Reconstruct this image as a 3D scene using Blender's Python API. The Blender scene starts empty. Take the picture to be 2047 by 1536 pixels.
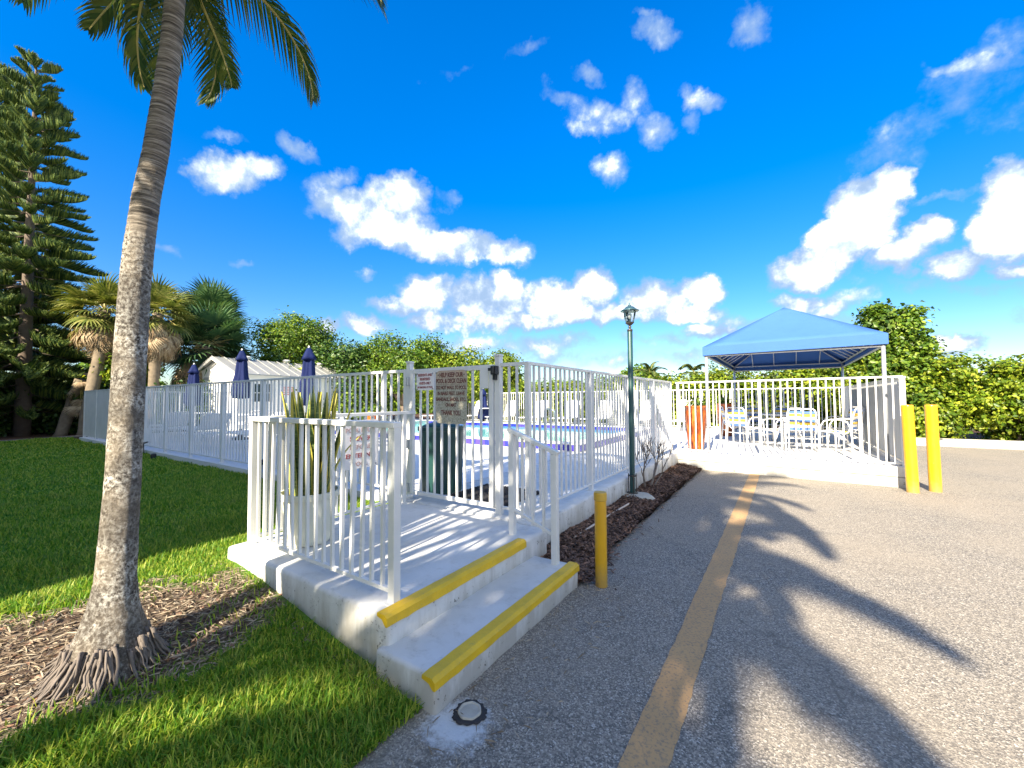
import bpy, bmesh, math, random
import numpy as np
from mathutils import Vector, Matrix, Euler
R = math.radians
random.seed(7)
rng = np.random.default_rng(11)
S = bpy.context.scene
COL = S.collection

# ------------------------------------------------------------------ camera
cam_d = bpy.data.cameras.new('camera'); cam = bpy.data.objects.new('camera', cam_d); COL.objects.link(cam)
cam_d.sensor_width = 36.0; cam_d.lens = 14.318; cam_d.clip_start = 0.05; cam_d.clip_end = 3000
cam.matrix_world = (Matrix.Translation((0, 0, 1.45)) @ Matrix.Rotation(R(33.677), 4, 'Z')
                    @ Matrix.Rotation(R(92.151), 4, 'X') @ Matrix.Rotation(R(-0.342), 4, 'Z'))
S.camera = cam
S.render.resolution_x = 1024; S.render.resolution_y = 768

# ------------------------------------------------------------------ sky, clouds
SUN_EL, SUN_AZ = 34.0, 174.5      # azimuth clockwise from +Y
SKY_STRENGTH = 0.13
CLOUDS = [
  (17.36, -1.11, 21.39, 4.8, -27.63, 17.74, 1.0), (22.14, 0.4, 25.24, 9.34, -38.27, 28.33, 0.8),
  (45.72, 1.01, 56.87, 11.71, -40.11, 32.0, 0.8), (15.86, -12.17, 23.34, -20.94, -40.73, -2.11, 0.55),
  (20.18, 0.44, 24.37, 26.46, -88.53, 75.95, 0.3), (14.64, 4.81, 12.6, 21.47, -51.6, 45.53, 0.5),
  (11.74, -2.09, 12.26, -0.42, -25.08, 10.13, 0.95), (12.36, -2.43, 11.69, -1.06, -21.99, 8.97, 1.1),
  (8.86, -0.79, 8.21, 0.57, -21.5, 8.99, 1.1), (7.52, -1.16, 6.15, -1.91, -26.04, 7.98, 1.1),
  (10.57, -2.15, 7.26, -4.55, -29.61, 7.73, 1.0), (20.67, 0.2, 19.96, 4.17, -32.54, 15.91, 0.8),
  (20.57, 0.01, 15.56, 2.48, -39.59, 19.98, 0.5), (30.94, -7.96, 42.36, -15.41, -66.95, -1.7, 0.5),
  (34.66, -4.7, 42.2, -2.33, -72.91, 17.02, 0.5), (12.41, 0.05, 10.62, 2.33, -43.68, 11.73, 1.0),
  (13.99, 0.02, 11.0, 0.92, -21.71, 6.13, 1.15), (11.63, -0.03, 7.88, 0.29, -18.93, 4.75, 1.15),
  (21.24, -0.13, 12.71, -0.06, -18.96, 4.75, 1.15), (9.01, -0.04, 5.78, 0.12, -27.85, 5.46, 1.0),
  (9.27, 0.01, 7.06, 0.92, -33.86, 7.19, 0.9), (15.13, 0.1, 13.96, 2.12, -39.91, 8.88, 0.9),
  (44.15, 0.45, 44.48, 3.28, -50.3, 11.5, 0.8), (10.89, -0.11, 5.25, -0.65, -21.32, 4.78, 1.15),
  (18.63, -0.26, 7.31, -1.3, -23.01, 5.57, 1.15), (13.55, -0.12, 7.03, -0.73, -38.0, 6.94, 0.9),
  (9.24, -0.12, 3.9, -1.66, -42.41, 7.86, 0.9), (12.11, -0.23, 3.03, -1.87, -22.36, 4.59, 1.2),
  (19.69, 2.81, 2.3, 1.95, -26.34, 6.42, 1.15), (10.96, -0.19, 3.35, -2.52, -39.6, 7.22, 1.0),
  (10.44, -0.21, 2.16, -3.63, -44.88, 7.73, 0.8), (16.88, -0.38, 2.11, -4.47, -57.52, 7.71, 0.7),
  (24.04, -0.66, -0.47, -7.76, -56.4, 10.92, 0.7), (25.23, 6.46, -2.92, 13.98, -45.21, 6.63, 0.4),
  (23.02, 5.59, -3.93, 21.97, -74.59, 11.37, 0.35), (31.02, 7.52, -8.09, 3.84, -33.81, 11.75, 1.25),
  (19.83, 7.88, -5.37, 8.16, -20.96, 6.16, 1.3), (14.46, 5.84, -3.24, 8.89, -19.87, 4.87, 1.3),
  (15.45, 2.97, -1.41, 3.5, -26.93, 6.59, 1.2), (28.67, -0.92, -3.81, -6.74, -25.84, 8.73, 1.2),
  (33.56, 3.19, -8.07, -1.95, -40.72, 11.88, 1.15), (20.79, 4.76, -5.03, 6.9, -29.66, 6.2, 1.15),
  (29.23, -1.05, -8.82, -6.64, -18.43, 7.53, 1.25), (26.89, 5.22, -9.38, 5.54, -23.25, 4.1, 1.2),
  (27.5, 4.07, -7.66, 6.1, -43.37, 7.87, 1.0), (34.58, -1.18, -10.62, -17.87, -73.9, 19.52, 0.8),
  (22.66, 1.51, -6.17, -17.14, -108.84, 40.09, 0.4), (29.96, -0.96, -7.35, -5.9, -55.14, 6.38, 1.0),
  (13.83, -0.16, 6.0, -1.46, -52.07, 6.79, 0.5), (11.39, -0.21, 2.85, -2.91, -54.46, 6.63, 0.45),
  (29.68, -1.0, -9.12, -10.77, -65.52, 11.5, 0.4), (15.29, -12.43, 14.44, -21.02, -52.68, 27.38, 0.5),
  (11.92, -11.24, 12.58, -21.7, -47.43, 20.67, 0.5), (10.62, -2.97, 5.7, -8.05, -34.22, 18.04, 0.62),
  (26.45, 18.66, -4.23, 6.73, -26.95, 18.79, 0.52), (13.26, -3.58, 7.11, -13.0, -56.27, 28.21, 0.5),
  (20.38, -8.02, 9.38, -10.52, -27.75, 13.13, 0.55), (16.87, -9.45, 8.09, -21.14, -41.41, 21.58, 0.6),
  (43.24, -1.24, 7.73, -10.38, -49.57, 26.26, 0.4), (23.28, 9.64, 2.92, 5.19, -29.46, 16.82, 0.52),
  (18.86, -9.49, 11.12, -13.72, -38.24, 24.32, 0.55), (33.63, -1.08, 9.41, -18.64, -106.28, 74.53, 0.4),
  (26.85, -1.06, 1.65, -7.93, -26.0, 17.15, 0.5), (42.76, -1.64, 2.79, -21.28, -71.11, 45.78, 0.5),
  (56.91, 0.44, 53.13, 8.51, -92.07, 34.32, 0.3), (6.37, 2.81, -2.62, 8.09, -19.19, 6.57, 0.24),
  (15.65, 1.05, -5.22, -29.72, -86.62, 51.63, 0.26), (16.57, 5.49, -7.09, 9.92, -32.22, 10.34, 0.2),
  (6.71, 4.1, 1.18, 20.08, -89.98, 76.5, 0.2), (8.4, -0.8, -1.77, -21.85, -66.56, 17.47, 0.35),
  (7.19, -0.19, 0.1, -6.31, -61.35, 9.1, 0.4), (4.05, -0.03, 2.3, -0.32, -37.35, 4.78, 0.5),
  (3.4, -0.05, 1.27, -1.28, -46.46, 4.12, 0.5),
]
W = bpy.data.worlds.new('World'); S.world = W; W.use_nodes = True
def build_world():
    nt = W.node_tree; N = nt.nodes; L = nt.links; N.clear()
    def nd(t, **k):
        n = N.new(t)
        for a, b in k.items(): setattr(n, a, b)
        return n
    def mth(op, a, b=None, c=None, clamp=False):
        n = nd('ShaderNodeMath', operation=op, use_clamp=clamp)
        for i, v in enumerate((a, b, c)):
            if v is None: continue
            if isinstance(v, (int, float)): n.inputs[i].default_value = v
            else: L.new(v, n.inputs[i])
        return n.outputs[0]
    out = nd('ShaderNodeOutputWorld'); bg = nd('ShaderNodeBackground'); bg.inputs[1].default_value = SKY_STRENGTH
    L.new(bg.outputs[0], out.inputs[0])
    sky = nd('ShaderNodeTexSky', sky_type='NISHITA'); sky.sun_disc = False
    sky.sun_elevation = R(SUN_EL); sky.sun_rotation = R(SUN_AZ)
    sky.air_density = 1.0; sky.dust_density = 0.6; sky.ozone_density = 3.0; sky.altitude = 10
    tc = nd('ShaderNodeTexCoord'); d = tc.outputs['Generated']
    sep = nd('ShaderNodeSeparateXYZ'); L.new(d, sep.inputs[0])
    az = mth('ARCTAN2', sep.outputs[0], sep.outputs[1]); el = mth('ARCSINE', sep.outputs[2])
    # deeper, more saturated blue high up, as the sky in view
    hsv = nd('ShaderNodeHueSaturation'); L.new(sky.outputs[0], hsv.inputs['Color'])
    hsv.inputs['Hue'].default_value = SKY_HUE; hsv.inputs['Saturation'].default_value = SKY_SAT; 
    vf = nd('ShaderNodeMapRange', interpolation_type='SMOOTHSTEP'); L.new(el, vf.inputs['Value'])
    vf.inputs['From Min'].default_value = -0.05; vf.inputs['From Max'].default_value = 0.75; vf.inputs['To Min'].default_value = 0.56; vf.inputs['To Max'].default_value = 1.0
    L.new(mth('MULTIPLY', vf.outputs[0], SKY_VAL), hsv.inputs['Value'])
    # noise that warps and edges the clouds
    n1 = nd('ShaderNodeTexNoise'); n1.inputs['Scale'].default_value = 9; n1.inputs['Detail'].default_value = 9; n1.inputs['Roughness'].default_value = 0.60
    L.new(d, n1.inputs['Vector'])
    n3 = nd('ShaderNodeTexNoise'); n3.inputs['Scale'].default_value = 22; n3.inputs['Detail'].default_value = 6; n3.inputs['Roughness'].default_value = 0.6
    L.new(d, n3.inputs['Vector'])
    wv = nd('ShaderNodeVectorMath', operation='SUBTRACT'); L.new(n3.outputs['Color'], wv.inputs[0]); wv.inputs[1].default_value = (.5, .5, .5)
    wv2 = nd('ShaderNodeVectorMath', operation='SCALE'); L.new(wv.outputs[0], wv2.inputs[0]); wv2.inputs['Scale'].default_value = 0.06
    ws = nd('ShaderNodeSeparateXYZ'); L.new(wv2.outputs[0], ws.inputs[0])
    azw = mth('ADD', az, ws.outputs[0]); elw = mth('ADD', el, ws.outputs[1])
    cmb = nd('ShaderNodeCombineXYZ'); L.new(azw, cmb.inputs[0]); L.new(elw, cmb.inputs[1]); cmb.inputs[2].default_value = 1
    V = cmb.outputs[0]
    acc = None; accL = None
    for (a, b, c, e, f_, g, w) in CLOUDS:
        d1 = nd('ShaderNodeVectorMath', operation='DOT_PRODUCT'); L.new(V, d1.inputs[0]); d1.inputs[1].default_value = (a, b, c)
        d2 = nd('ShaderNodeVectorMath', operation='DOT_PRODUCT'); L.new(V, d2.inputs[0]); d2.inputs[1].default_value = (e, f_, g)
        q = mth('MULTIPLY', d1.outputs['Value'], d1.outputs['Value'])
        q = mth('MULTIPLY_ADD', d2.outputs['Value'], d2.outputs['Value'], q)
        q = mth('MULTIPLY_ADD', q, -0.62 * w, w)
        acc = q if acc is None else mth('MAXIMUM', acc, q)
    # the rest of the sky: heavier unseen cloud, added as neutral fill for the shade
    gen = nd('ShaderNodeTexNoise'); gen.inputs['Scale'].default_value = 2.6; gen.inputs['Detail'].default_value = 4
    L.new(d, gen.inputs['Vector'])
    g = mth('MULTIPLY_ADD', gen.outputs[0], 6.0, -2.35)
    # only away from the part of the sky whose clouds are laid out one by one
    vd = nd('ShaderNodeVectorMath', operation='DOT_PRODUCT'); L.new(d, vd.inputs[0]); vd.inputs[1].default_value = (-0.55, 0.80, 0.24)
    mk = mth('MULTIPLY_ADD', vd.outputs['Value'], -5.0, 1.6, clamp=True)
    g = mth('MULTIPLY', mth('MINIMUM', g, 1.1), mk); g = mth('MULTIPLY_ADD', mk, 0.0, g)
    g = mth('SUBTRACT', g, mth('MULTIPLY', mth('SUBTRACT', 1.0, mk), 2.0))
    acc = mth('MAXIMUM', acc, g)
    acc = mth('MAXIMUM', acc, -1.0)
    dens = mth('ADD', acc, mth('MULTIPLY_ADD', n1.outputs[0], 1.7, -0.95))
    sm = nd('ShaderNodeMapRange', interpolation_type='SMOOTHSTEP'); L.new(dens, sm.inputs['Value'])
    sm.inputs['From Min'].default_value = 0.0; sm.inputs['From Max'].default_value = 0.62
    # brightness inside the cloud: bright where thick, soft blue-grey where thin
    br = nd('ShaderNodeMapRange', interpolation_type='SMOOTHSTEP'); L.new(dens, br.inputs['Value'])
    br.inputs['From Min'].default_value = 0.10; br.inputs['From Max'].default_value = 1.05
    n2 = nd('ShaderNodeTexNoise'); n2.inputs['Scale'].default_value = 9; n2.inputs['Detail'].default_value = 5; n2.inputs['Roughness'].default_value = 0.60
    mp = nd('ShaderNodeMapping'); L.new(d, mp.inputs[0]); mp.inputs['Location'].default_value = (0, 0, .035); L.new(mp.outputs[0], n2.inputs['Vector'])
    dn = mth('SUBTRACT', n1.outputs[0], n2.outputs[0]); brn = mth('ADD', mth('MULTIPLY', br.outputs[0], 0.85), mth('MULTIPLY', dn, 2.6), clamp=True); brn = mth('POWER', brn, 2.2)
    cc = nd('ShaderNodeMix', data_type='RGBA'); L.new(brn, cc.inputs['Factor'])
    cc.inputs['A'].default_value = CL_DARK; cc.inputs['B'].default_value = CL_LIT
    mx = nd('ShaderNodeMix', data_type='RGBA'); L.new(sm.outputs[0], mx.inputs['Factor']); L.new(hsv.outputs[0], mx.inputs['A']); L.new(cc.outputs['Result'], mx.inputs['B'])
    L.new(mx.outputs['Result'], bg.inputs[0])
SKY_HUE, SKY_SAT, SKY_VAL = 0.510, 1.46, 0.66
CL_DARK = (.80, 1.15, 1.70, 1); CL_LIT = (3.9, 4.0, 4.1, 1)
build_world()

# ------------------------------------------------------------------ sun
sd = bpy.data.lights.new('sun', 'SUN'); sd.energy = 3.9; sd.angle = R(0.55); sd.color = (1.0, 0.88, 0.70)
sun = bpy.data.objects.new('sun', sd); COL.objects.link(sun)
_a = R(SUN_AZ); _e = R(SUN_EL)
sun.rotation_euler = Vector((math.sin(_a) * math.cos(_e), math.cos(_a) * math.cos(_e), math.sin(_e))).to_track_quat('Z', 'Y').to_euler()
sun.location = (3, -20, 20)
S.view_settings.view_transform = 'Standard'; S.view_settings.look = 'None'
S.view_settings.gamma = 1.0; S.view_settings.use_curve_mapping = False
S.view_settings.exposure = 2.05
W.cycles.sampling_method = 'MANUAL'; W.cycles.sample_map_resolution = 512

# ------------------------------------------------------------------ materials
def mat(name):
    m = bpy.data.materials.new(name); m.use_nodes = True
    nt = m.node_tree; p = nt.nodes['Principled BSDF']
    return m, nt, p
def node(nt, t, **k):
    n = nt.nodes.new(t)
    for a, b in k.items(): setattr(n, a, b)
    return n
def noise(nt, scale, detail=3, rough=.55, vec=None, dist=0.0):
    n = node(nt, 'ShaderNodeTexNoise'); n.inputs['Scale'].default_value = scale; n.inputs['Detail'].default_value = detail
    n.inputs['Roughness'].default_value = rough; n.inputs['Distortion'].default_value = dist
    if vec is not None: nt.links.new(vec, n.inputs['Vector'])
    return n.outputs[0]
def world_vec(nt, scale=(1, 1, 1), rot=(0, 0, 0)):
    g = node(nt, 'ShaderNodeNewGeometry'); m = node(nt, 'ShaderNodeMapping'); m.inputs['Scale'].default_value = scale; m.inputs['Rotation'].default_value = rot
    nt.links.new(g.outputs['Position'], m.inputs[0]); return m.outputs[0]
def obj_vec(nt, scale=(1, 1, 1)):
    g = node(nt, 'ShaderNodeTexCoord'); m = node(nt, 'ShaderNodeMapping'); m.inputs['Scale'].default_value = scale
    nt.links.new(g.outputs['Object'], m.inputs[0]); return m.outputs[0]
def ramp(nt, fac, stops, interp='LINEAR'):
    r = node(nt, 'ShaderNodeValToRGB'); r.color_ramp.interpolation = interp
    e = r.color_ramp.elements
    while len(e) < len(stops): e.new(0.5)
    for i, (p, c) in enumerate(stops):
        e[i].position = p; e[i].color = (c, c, c, 1) if isinstance(c, (int, float)) else (*c, 1)
    nt.links.new(fac, r.inputs[0]); return r.outputs[0]
def mix(nt, fac, a, b, mode='MIX'):
    m = node(nt, 'ShaderNodeMix', data_type='RGBA', blend_type=mode)
    for s, v in (('Factor', fac), ('A', a), ('B', b)):
        i = m.inputs[s]
        if isinstance(v, (int, float)): i.default_value = v if s == 'Factor' else (v, v, v, 1)
        elif isinstance(v, tuple): i.default_value = (*v, 1)
        else: nt.links.new(v, i)
    return m.outputs['Result']
def mth(nt, op, a, b=None, clamp=False):
    n = node(nt, 'ShaderNodeMath', operation=op, use_clamp=clamp)
    for i, v in enumerate((a, b)):
        if v is None: continue
        if isinstance(v, (int, float)): n.inputs[i].default_value = v
        else: nt.links.new(v, n.inputs[i])
    return n.outputs[0]
def bump(nt, p, h, strength=.3, dist=.01):
    b = node(nt, 'ShaderNodeBump'); b.inputs['Strength'].default_value = strength; b.inputs['Distance'].default_value = dist
    nt.links.new(h, b.inputs['Height']); nt.links.new(b.outputs[0], p.inputs['Normal'])
def setp(p, rough=.5, metal=0, spec=.5):
    p.inputs['Roughness'].default_value = rough; p.inputs['Metallic'].default_value = metal; p.inputs['Specular IOR Level'].default_value = spec
def simple(name, col, rough=.5, metal=0, var=.12, scale=6, bmp=0, spec=.5):
    m, nt, p = mat(name); setp(p, rough, metal, spec)
    n = noise(nt, scale, 4, vec=obj_vec(nt))
    lo = tuple(c * (1 - var) for c in col); hi = tuple(min(1, c * (1 + var)) for c in col)
    nt.links.new(mix(nt, n, lo, hi), p.inputs['Base Color'])
    if bmp: bump(nt, p, noise(nt, scale * 12, 3, vec=obj_vec(nt)), bmp, .004)
    return m
M = {}
def make_materials():
    # painted aluminium fence: white, slightly chalky, faint grime and rust streaks
    m, nt, p = mat('white_fence_paint'); setp(p, .38)
    v = world_vec(nt); g1 = noise(nt, 3.5, 4, vec=v); g2 = noise(nt, 40, 3, vec=world_vec(nt, (1, 1, .25)))
    c = mix(nt, ramp(nt, g1, [(.35, 0), (.7, 1)]), (.71, .71, .69), (.62, .63, .61))
    c = mix(nt, ramp(nt, g2, [(.66, 0), (.78, .35)]), c, (.42, .38, .30))
    nt.links.new(c, p.inputs['Base Color']); bump(nt, p, g2, .08, .002); M['fence'] = m
    # whitewashed concrete with mildew and hairline dirt
    m, nt, p = mat('white_painted_concrete'); setp(p, .62, 0, .35)
    v = world_vec(nt); a = noise(nt, 1.7, 5, .6, v); b = noise(nt, 11, 6, .65, v); c3 = noise(nt, 55, 4, .6, v)
    streak = noise(nt, 7, 5, .7, world_vec(nt, (1, 1, .18)))
    c = mix(nt, ramp(nt, a, [(.35, 0), (.7, 1)]), (.66, .66, .64), (.53, .53, .50))
    c = mix(nt, ramp(nt, b, [(.50, 0), (.72, .6)]), c, (.46, .45, .41))
    gm = node(nt, 'ShaderNodeNewGeometry'); sx = node(nt, 'ShaderNodeSeparateXYZ'); nt.links.new(gm.outputs['Normal'], sx.inputs[0])
    side = mth(nt, 'SUBTRACT', 1.0, mth(nt, 'ABSOLUTE', sx.outputs[2]), clamp=True)
    sz = node(nt, 'ShaderNodeSeparateXYZ'); nt.links.new(v, sz.inputs[0]); splash = mth(nt, 'MULTIPLY', mth(nt, 'SUBTRACT', .30, sz.outputs[2], clamp=True), .9); st = mth(nt, 'MULTIPLY', ramp(nt, mth(nt, 'ADD', streak, splash), [(.50, 0), (.74, .8)]), side)
    c = mix(nt, st, c, (.36, .34, .29))
    spots = ramp(nt, mth(nt, 'MULTIPLY', b, c3), [(.34, 0), (.40, .85)])
    c = mix(nt, mth(nt, 'MULTIPLY', spots, mth(nt, 'ADD', side, .15, clamp=True)), c, (.09, .085, .07))
    nt.links.new(c, p.inputs['Base Color']); bump(nt, p, mix(nt, .5, b, c3), .35, .006); M['concrete'] = m
    # bleached pool deck coating
    m, nt, p = mat('white_deck_coating'); setp(p, .6, 0, .3)
    v = world_vec(nt); a = noise(nt, .9, 5, .6, v); b = noise(nt, 30, 4, .6, v)
    c = mix(nt, ramp(nt, a, [(.35, 0), (.7, 1)]), (.68, .68, .68), (.58, .59, .59))
    c = mix(nt, ramp(nt, b, [(.6, 0), (.8, .4)]), c, (.58, .57, .54)); nt.links.new(c, p.inputs['Base Color']); bump(nt, p, b, .2, .004); M['deck'] = m
    # asphalt: pale weathered aggregate
    m, nt, p = mat('weathered_asphalt'); setp(p, .85, 0, .3)
    v = world_vec(nt)
    vo = node(nt, 'ShaderNodeTexVoronoi'); vo.inputs['Scale'].default_value = 150; nt.links.new(v, vo.inputs['Vector'])
    sp = node(nt, 'ShaderNodeSeparateColor'); nt.links.new(vo.outputs['Color'], sp.inputs[0])
    c = ramp(nt, sp.outputs[0], [(0, (.05, .05, .052)), (.35, (.135, .127, .113)), (.75, (.295, .262, .212)), (.93, (.43, .39, .32)), (1, (.55, .52, .46))])
    a = noise(nt, .55, 5, .6, v); fine = noise(nt, 26, 5, .7, v)
    c = mix(nt, ramp(nt, a, [(.35, 0), (.68, .55)]), c, (.33, .28, .21))
    sc = noise(nt, 1.6, 6, .7, world_vec(nt, (.35, 2.6, 1), (0, 0, R(12))))
    c = mix(nt, ramp(nt, sc, [(.60, 0), (.72, .45)]), c, (.085, .076, .064))
    c = mix(nt, ramp(nt, fine, [(.45, 0), (.8, .5)]), c, (.25, .225, .185))
    # hairline cracks
    vc = node(nt, 'ShaderNodeTexVoronoi', feature='DISTANCE_TO_EDGE'); vc.inputs['Scale'].default_value = .24
    wv = node(nt, 'ShaderNodeVectorMath', operation='ADD'); nz = node(nt, 'ShaderNodeTexNoise'); nz.inputs['Scale'].default_value = 2.2; nz.inputs['Detail'].default_value = 6
    nt.links.new(v, nz.inputs['Vector']); sc2 = node(nt, 'ShaderNodeVectorMath', operation='SCALE'); sc2.inputs['Scale'].default_value = .7; nt.links.new(nz.outputs['Color'], sc2.inputs[0])
    nt.links.new(v, wv.inputs[0]); nt.links.new(sc2.outputs[0], wv.inputs[1]); nt.links.new(wv.outputs[0], vc.inputs['Vector'])
    ck = ramp(nt, vc.outputs['Distance'], [(.0, .35), (.0007, .25), (.0014, 0)])
    c = mix(nt, ck, c, (.045, .043, .042))
    # white paint overspray round the clean-out cap beside the step
    ds = node(nt, 'ShaderNodeVectorMath', operation='DISTANCE'); nt.links.new(v, ds.inputs[0]); ds.inputs[1].default_value = (-1.26, 1.42, 0)
    ov = mth(nt, 'ADD', mth(nt, 'MULTIPLY', ds.outputs['Value'], 3.0), mth(nt, 'MULTIPLY', fine, .9))
    c = mix(nt, ramp(nt, ov, [(.68, .85), (.98, 0)]), c, (.60, .62, .62))
    nt.links.new(c, p.inputs['Base Color']); bump(nt, p, vo.outputs['Distance'], .45, .004); M['asphalt'] = m
    # stripe paint: faded orange, worn through
    m, nt, p = mat('faded_stripe_paint'); setp(p, .8)
    v = world_vec(nt); a = noise(nt, 2.2, 5, .6, v); b = noise(nt, 70, 5, .7, v)
    c = mix(nt, a, (.44, .25, .10), (.54, .34, .15)); c = mix(nt, ramp(nt, b, [(.50, 0), (.64, .8)]), c, (.19, .155, .115))
    nt.links.new(c, p.inputs['Base Color']); bump(nt, p, b, .3, .003); M['stripe'] = m
    # yellow nosing paint
    m, nt, p = mat('yellow_nosing_paint'); setp(p, .5)
    v = world_vec(nt); a = noise(nt, 6, 5, .6, v); b = noise(nt, 22, 6, .75, v)
    c = mix(nt, ramp(nt, a, [(.35, 0), (.7, 1)]), (.74, .47, .010), (.55, .36, .02)); c = mix(nt, ramp(nt, b, [(.60, 0), (.72, .7)]), c, (.30, .25, .10))
    c = mix(nt, ramp(nt, mth(nt, 'MULTIPLY', a, b), [(.40, 0), (.43, .9)]), c, (.05, .04, .03))
    nt.links.new(c, p.inputs['Base Color']); bump(nt, p, b, .5, .006); M['nosing'] = m
    # yellow bollard paint, chipped and stained to ochre
    m, nt, p = mat('yellow_bollard_paint'); setp(p, .3)
    v = obj_vec(nt); a = noise(nt, 4, 4, .6, v); b = noise(nt, 17, 6, .7, v)
    c = mix(nt, ramp(nt, a, [(.3, 0), (.7, 1)]), (.64, .36, .008), (.56, .30, .014)); c = mix(nt, ramp(nt, b, [(.67, 0), (.70, 1)]), c, (.10, .10, .10))
    sz = node(nt, 'ShaderNodeSeparateXYZ'); nt.links.new(v, sz.inputs[0]); c = mix(nt, mth(nt, 'MULTIPLY', mth(nt, 'SUBTRACT', .35, mth(nt, 'ADD', sz.outputs[2], mth(nt, 'MULTIPLY', b, .3)), clamp=True), 3.0, clamp=True), c, (.22, .17, .09)); c = mix(nt, ramp(nt, noise(nt, 30, 5, .7, obj_vec(nt, (1, 1, .12))), [(.6, 0), (.75, .45)]), c, (.30, .22, .08))
    nt.links.new(c, p.inputs['Base Color']); M['bollard'] = m
    M['bollard_cap'] = simple('ochre_cap_paint', (.52, .32, .03), .45, var=.2, scale=14)
    # palm bark
    m, nt, p = mat('ringed_palm_bark'); setp(p, .85, 0, .2)
    v = obj_vec(nt); sep = node(nt, 'ShaderNodeSeparateXYZ'); nt.links.new(v, sep.inputs[0]); Z = sep.outputs[2]
    lich = noise(nt, 52, 7, .78, obj_vec(nt)); big = noise(nt, 5, 4, .6, obj_vec(nt)); ring = noise(nt, 5, 5, .72, obj_vec(nt, (1, 1, 15)))
    up = mth(nt, 'ADD', mth(nt, 'MULTIPLY', Z, .42), mth(nt, 'MULTIPLY', big, .55))     # old lichen-covered bark below, ringed above
    up = mth(nt, 'ADD', up, mth(nt, 'MULTIPLY', lich, .5)); upf = ramp(nt, mth(nt, 'MULTIPLY', up, .6), [(.80, 0), (.94, 1)])
    low = ramp(nt, lich, [(.40, (.025, .022, .020)), (.46, (.16, .14, .115)), (.52, (.36, .34, .30)), (.60, (.62, .61, .55))])
    low = mix(nt, ramp(nt, big, [(.40, .0), (.58, .75)]), low, mix(nt, lich, (.10, .08, .06), (.36, .31, .24))); low = mix(nt, ramp(nt, noise(nt, 2.3, 5, .7, obj_vec(nt)), [(.44, .55), (.50, 0)]), low, (.055, .048, .042))
    hi = ramp(nt, ring, [(.36, (.040, .035, .030)), (.5, (.17, .145, .115)), (.66, (.40, .355, .295))])
    c = mix(nt, upf, low, hi)
    bot = ramp(nt, mth(nt, 'ADD', mth(nt, 'MULTIPLY', Z, 1.4), mth(nt, 'MULTIPLY', big, .5)), [(.42, 1), (.68, 0)])
    c = mix(nt, mth(nt, 'MULTIPLY', bot, ramp(nt, lich, [(.35, .9), (.6, .2)])), c, (.09, .075, .06))
    nt.links.new(c, p.inputs['Base Color']); bump(nt, p, mix(nt, upf, lich, ring), .8, .02); M['palmbark'] = m
    M['root'] = simple('grey_root_bark', (.15, .125, .105), .9, var=.45, scale=14, bmp=.5)
    M['sabalbark'] = simple('sabal_palm_bark', (.17, .135, .09), .9, var=.6, scale=7, bmp=1.0)
    M['bark'] = simple('tree_bark', (.13, .10, .075), .9, var=.4, scale=6, bmp=.5)
    M['twig'] = simple('bare_twig_bark', (.20, .165, .135), .85, var=.35, scale=20, bmp=.3)
    # leaves: hue varies from leaf to leaf
    def leaf(name, c1, c2, c3, rough=.5, trans=.35, spec=.35, patch=False):
        m, nt, p = mat(name); setp(p, rough, 0, spec)
        g = node(nt, 'ShaderNodeNewGeometry'); c = ramp(nt, g.outputs['Random Per Island'], [(0, c1), (.5, c2), (1, c3)])
        nt.links.new(c, p.inputs['Base Color'])
        if patch:   # whole boughs differ in tone, as mixed growth does
            c = mix(nt, ramp(nt, noise(nt, 1.5, 3, .6, world_vec(nt)), [(.42, 0), (.62, .6)]), c, tuple(x * .55 for x in c1)); nt.links.new(c, p.inputs['Base Color'])
            c = mix(nt, ramp(nt, noise(nt, 3.1, 3, .6, world_vec(nt)), [(.66, 0), (.74, .7)]), c, (.34, .25, .07)); nt.links.new(c, p.inputs['Base Color'])
        t = node(nt, 'ShaderNodeBsdfTranslucent'); nt.links.new(mix(nt, 1.0, c, (1.0, 1.0, .55), 'MULTIPLY'), t.inputs[0])
        ms = node(nt, 'ShaderNodeMixShader'); ms.inputs[0].default_value = trans
        o = nt.nodes['Material Output']; nt.links.new(p.outputs[0], ms.inputs[1]); nt.links.new(t.outputs[0], ms.inputs[2]); nt.links.new(ms.outputs[0], o.inputs[0])
        return m
    M['grass'] = leaf('lawn_grass', (.075, .21, .020), (.20, .37, .028), (.52, .54, .09), .5, .5)
    nt = M['grass'].node_tree; pb = nt.nodes['Principled BSDF']; src = pb.inputs['Base Color'].links[0].from_socket
    dry = ramp(nt, noise(nt, 3.2, 5, .7, world_vec(nt)), [(.54, 0), (.72, .55)]); nt.links.new(mix(nt, dry, src, (.42, .36, .13)), pb.inputs['Base Color'])
    M['deadgrass'] = leaf('dry_grass', (.15, .11, .075), (.28, .22, .15), (.44, .37, .27), .8, .15)
    M['chips'] = leaf('bark_mulch', (.045, .026, .018), (.13, .075, .048), (.30, .17, .11), .85, .0)
    M['leaf_yellow'] = leaf('yellow_green_leaves', (.06, .13, .01), (.20, .29, .018), (.46, .50, .05), .4, .4, patch=True)
    M['leaf_mid'] = leaf('mid_green_leaves', (.04, .10, .012), (.12, .22, .02), (.32, .42, .05), .4, .4, patch=True)
    M['leaf_dark'] = leaf('dark_green_leaves', (.018, .055, .012), (.05, .115, .02), (.12, .19, .03), .4, .3)
    M['leaf_gold'] = leaf('golden_croton_leaves', (.20, .22, .03), (.42, .36, .05), (.58, .48, .12), .4, .35)
    M['pine'] = leaf('pine_needles', (.022, .055, .018), (.07, .13, .03), (.27, .32, .065), .6, .2)
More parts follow.
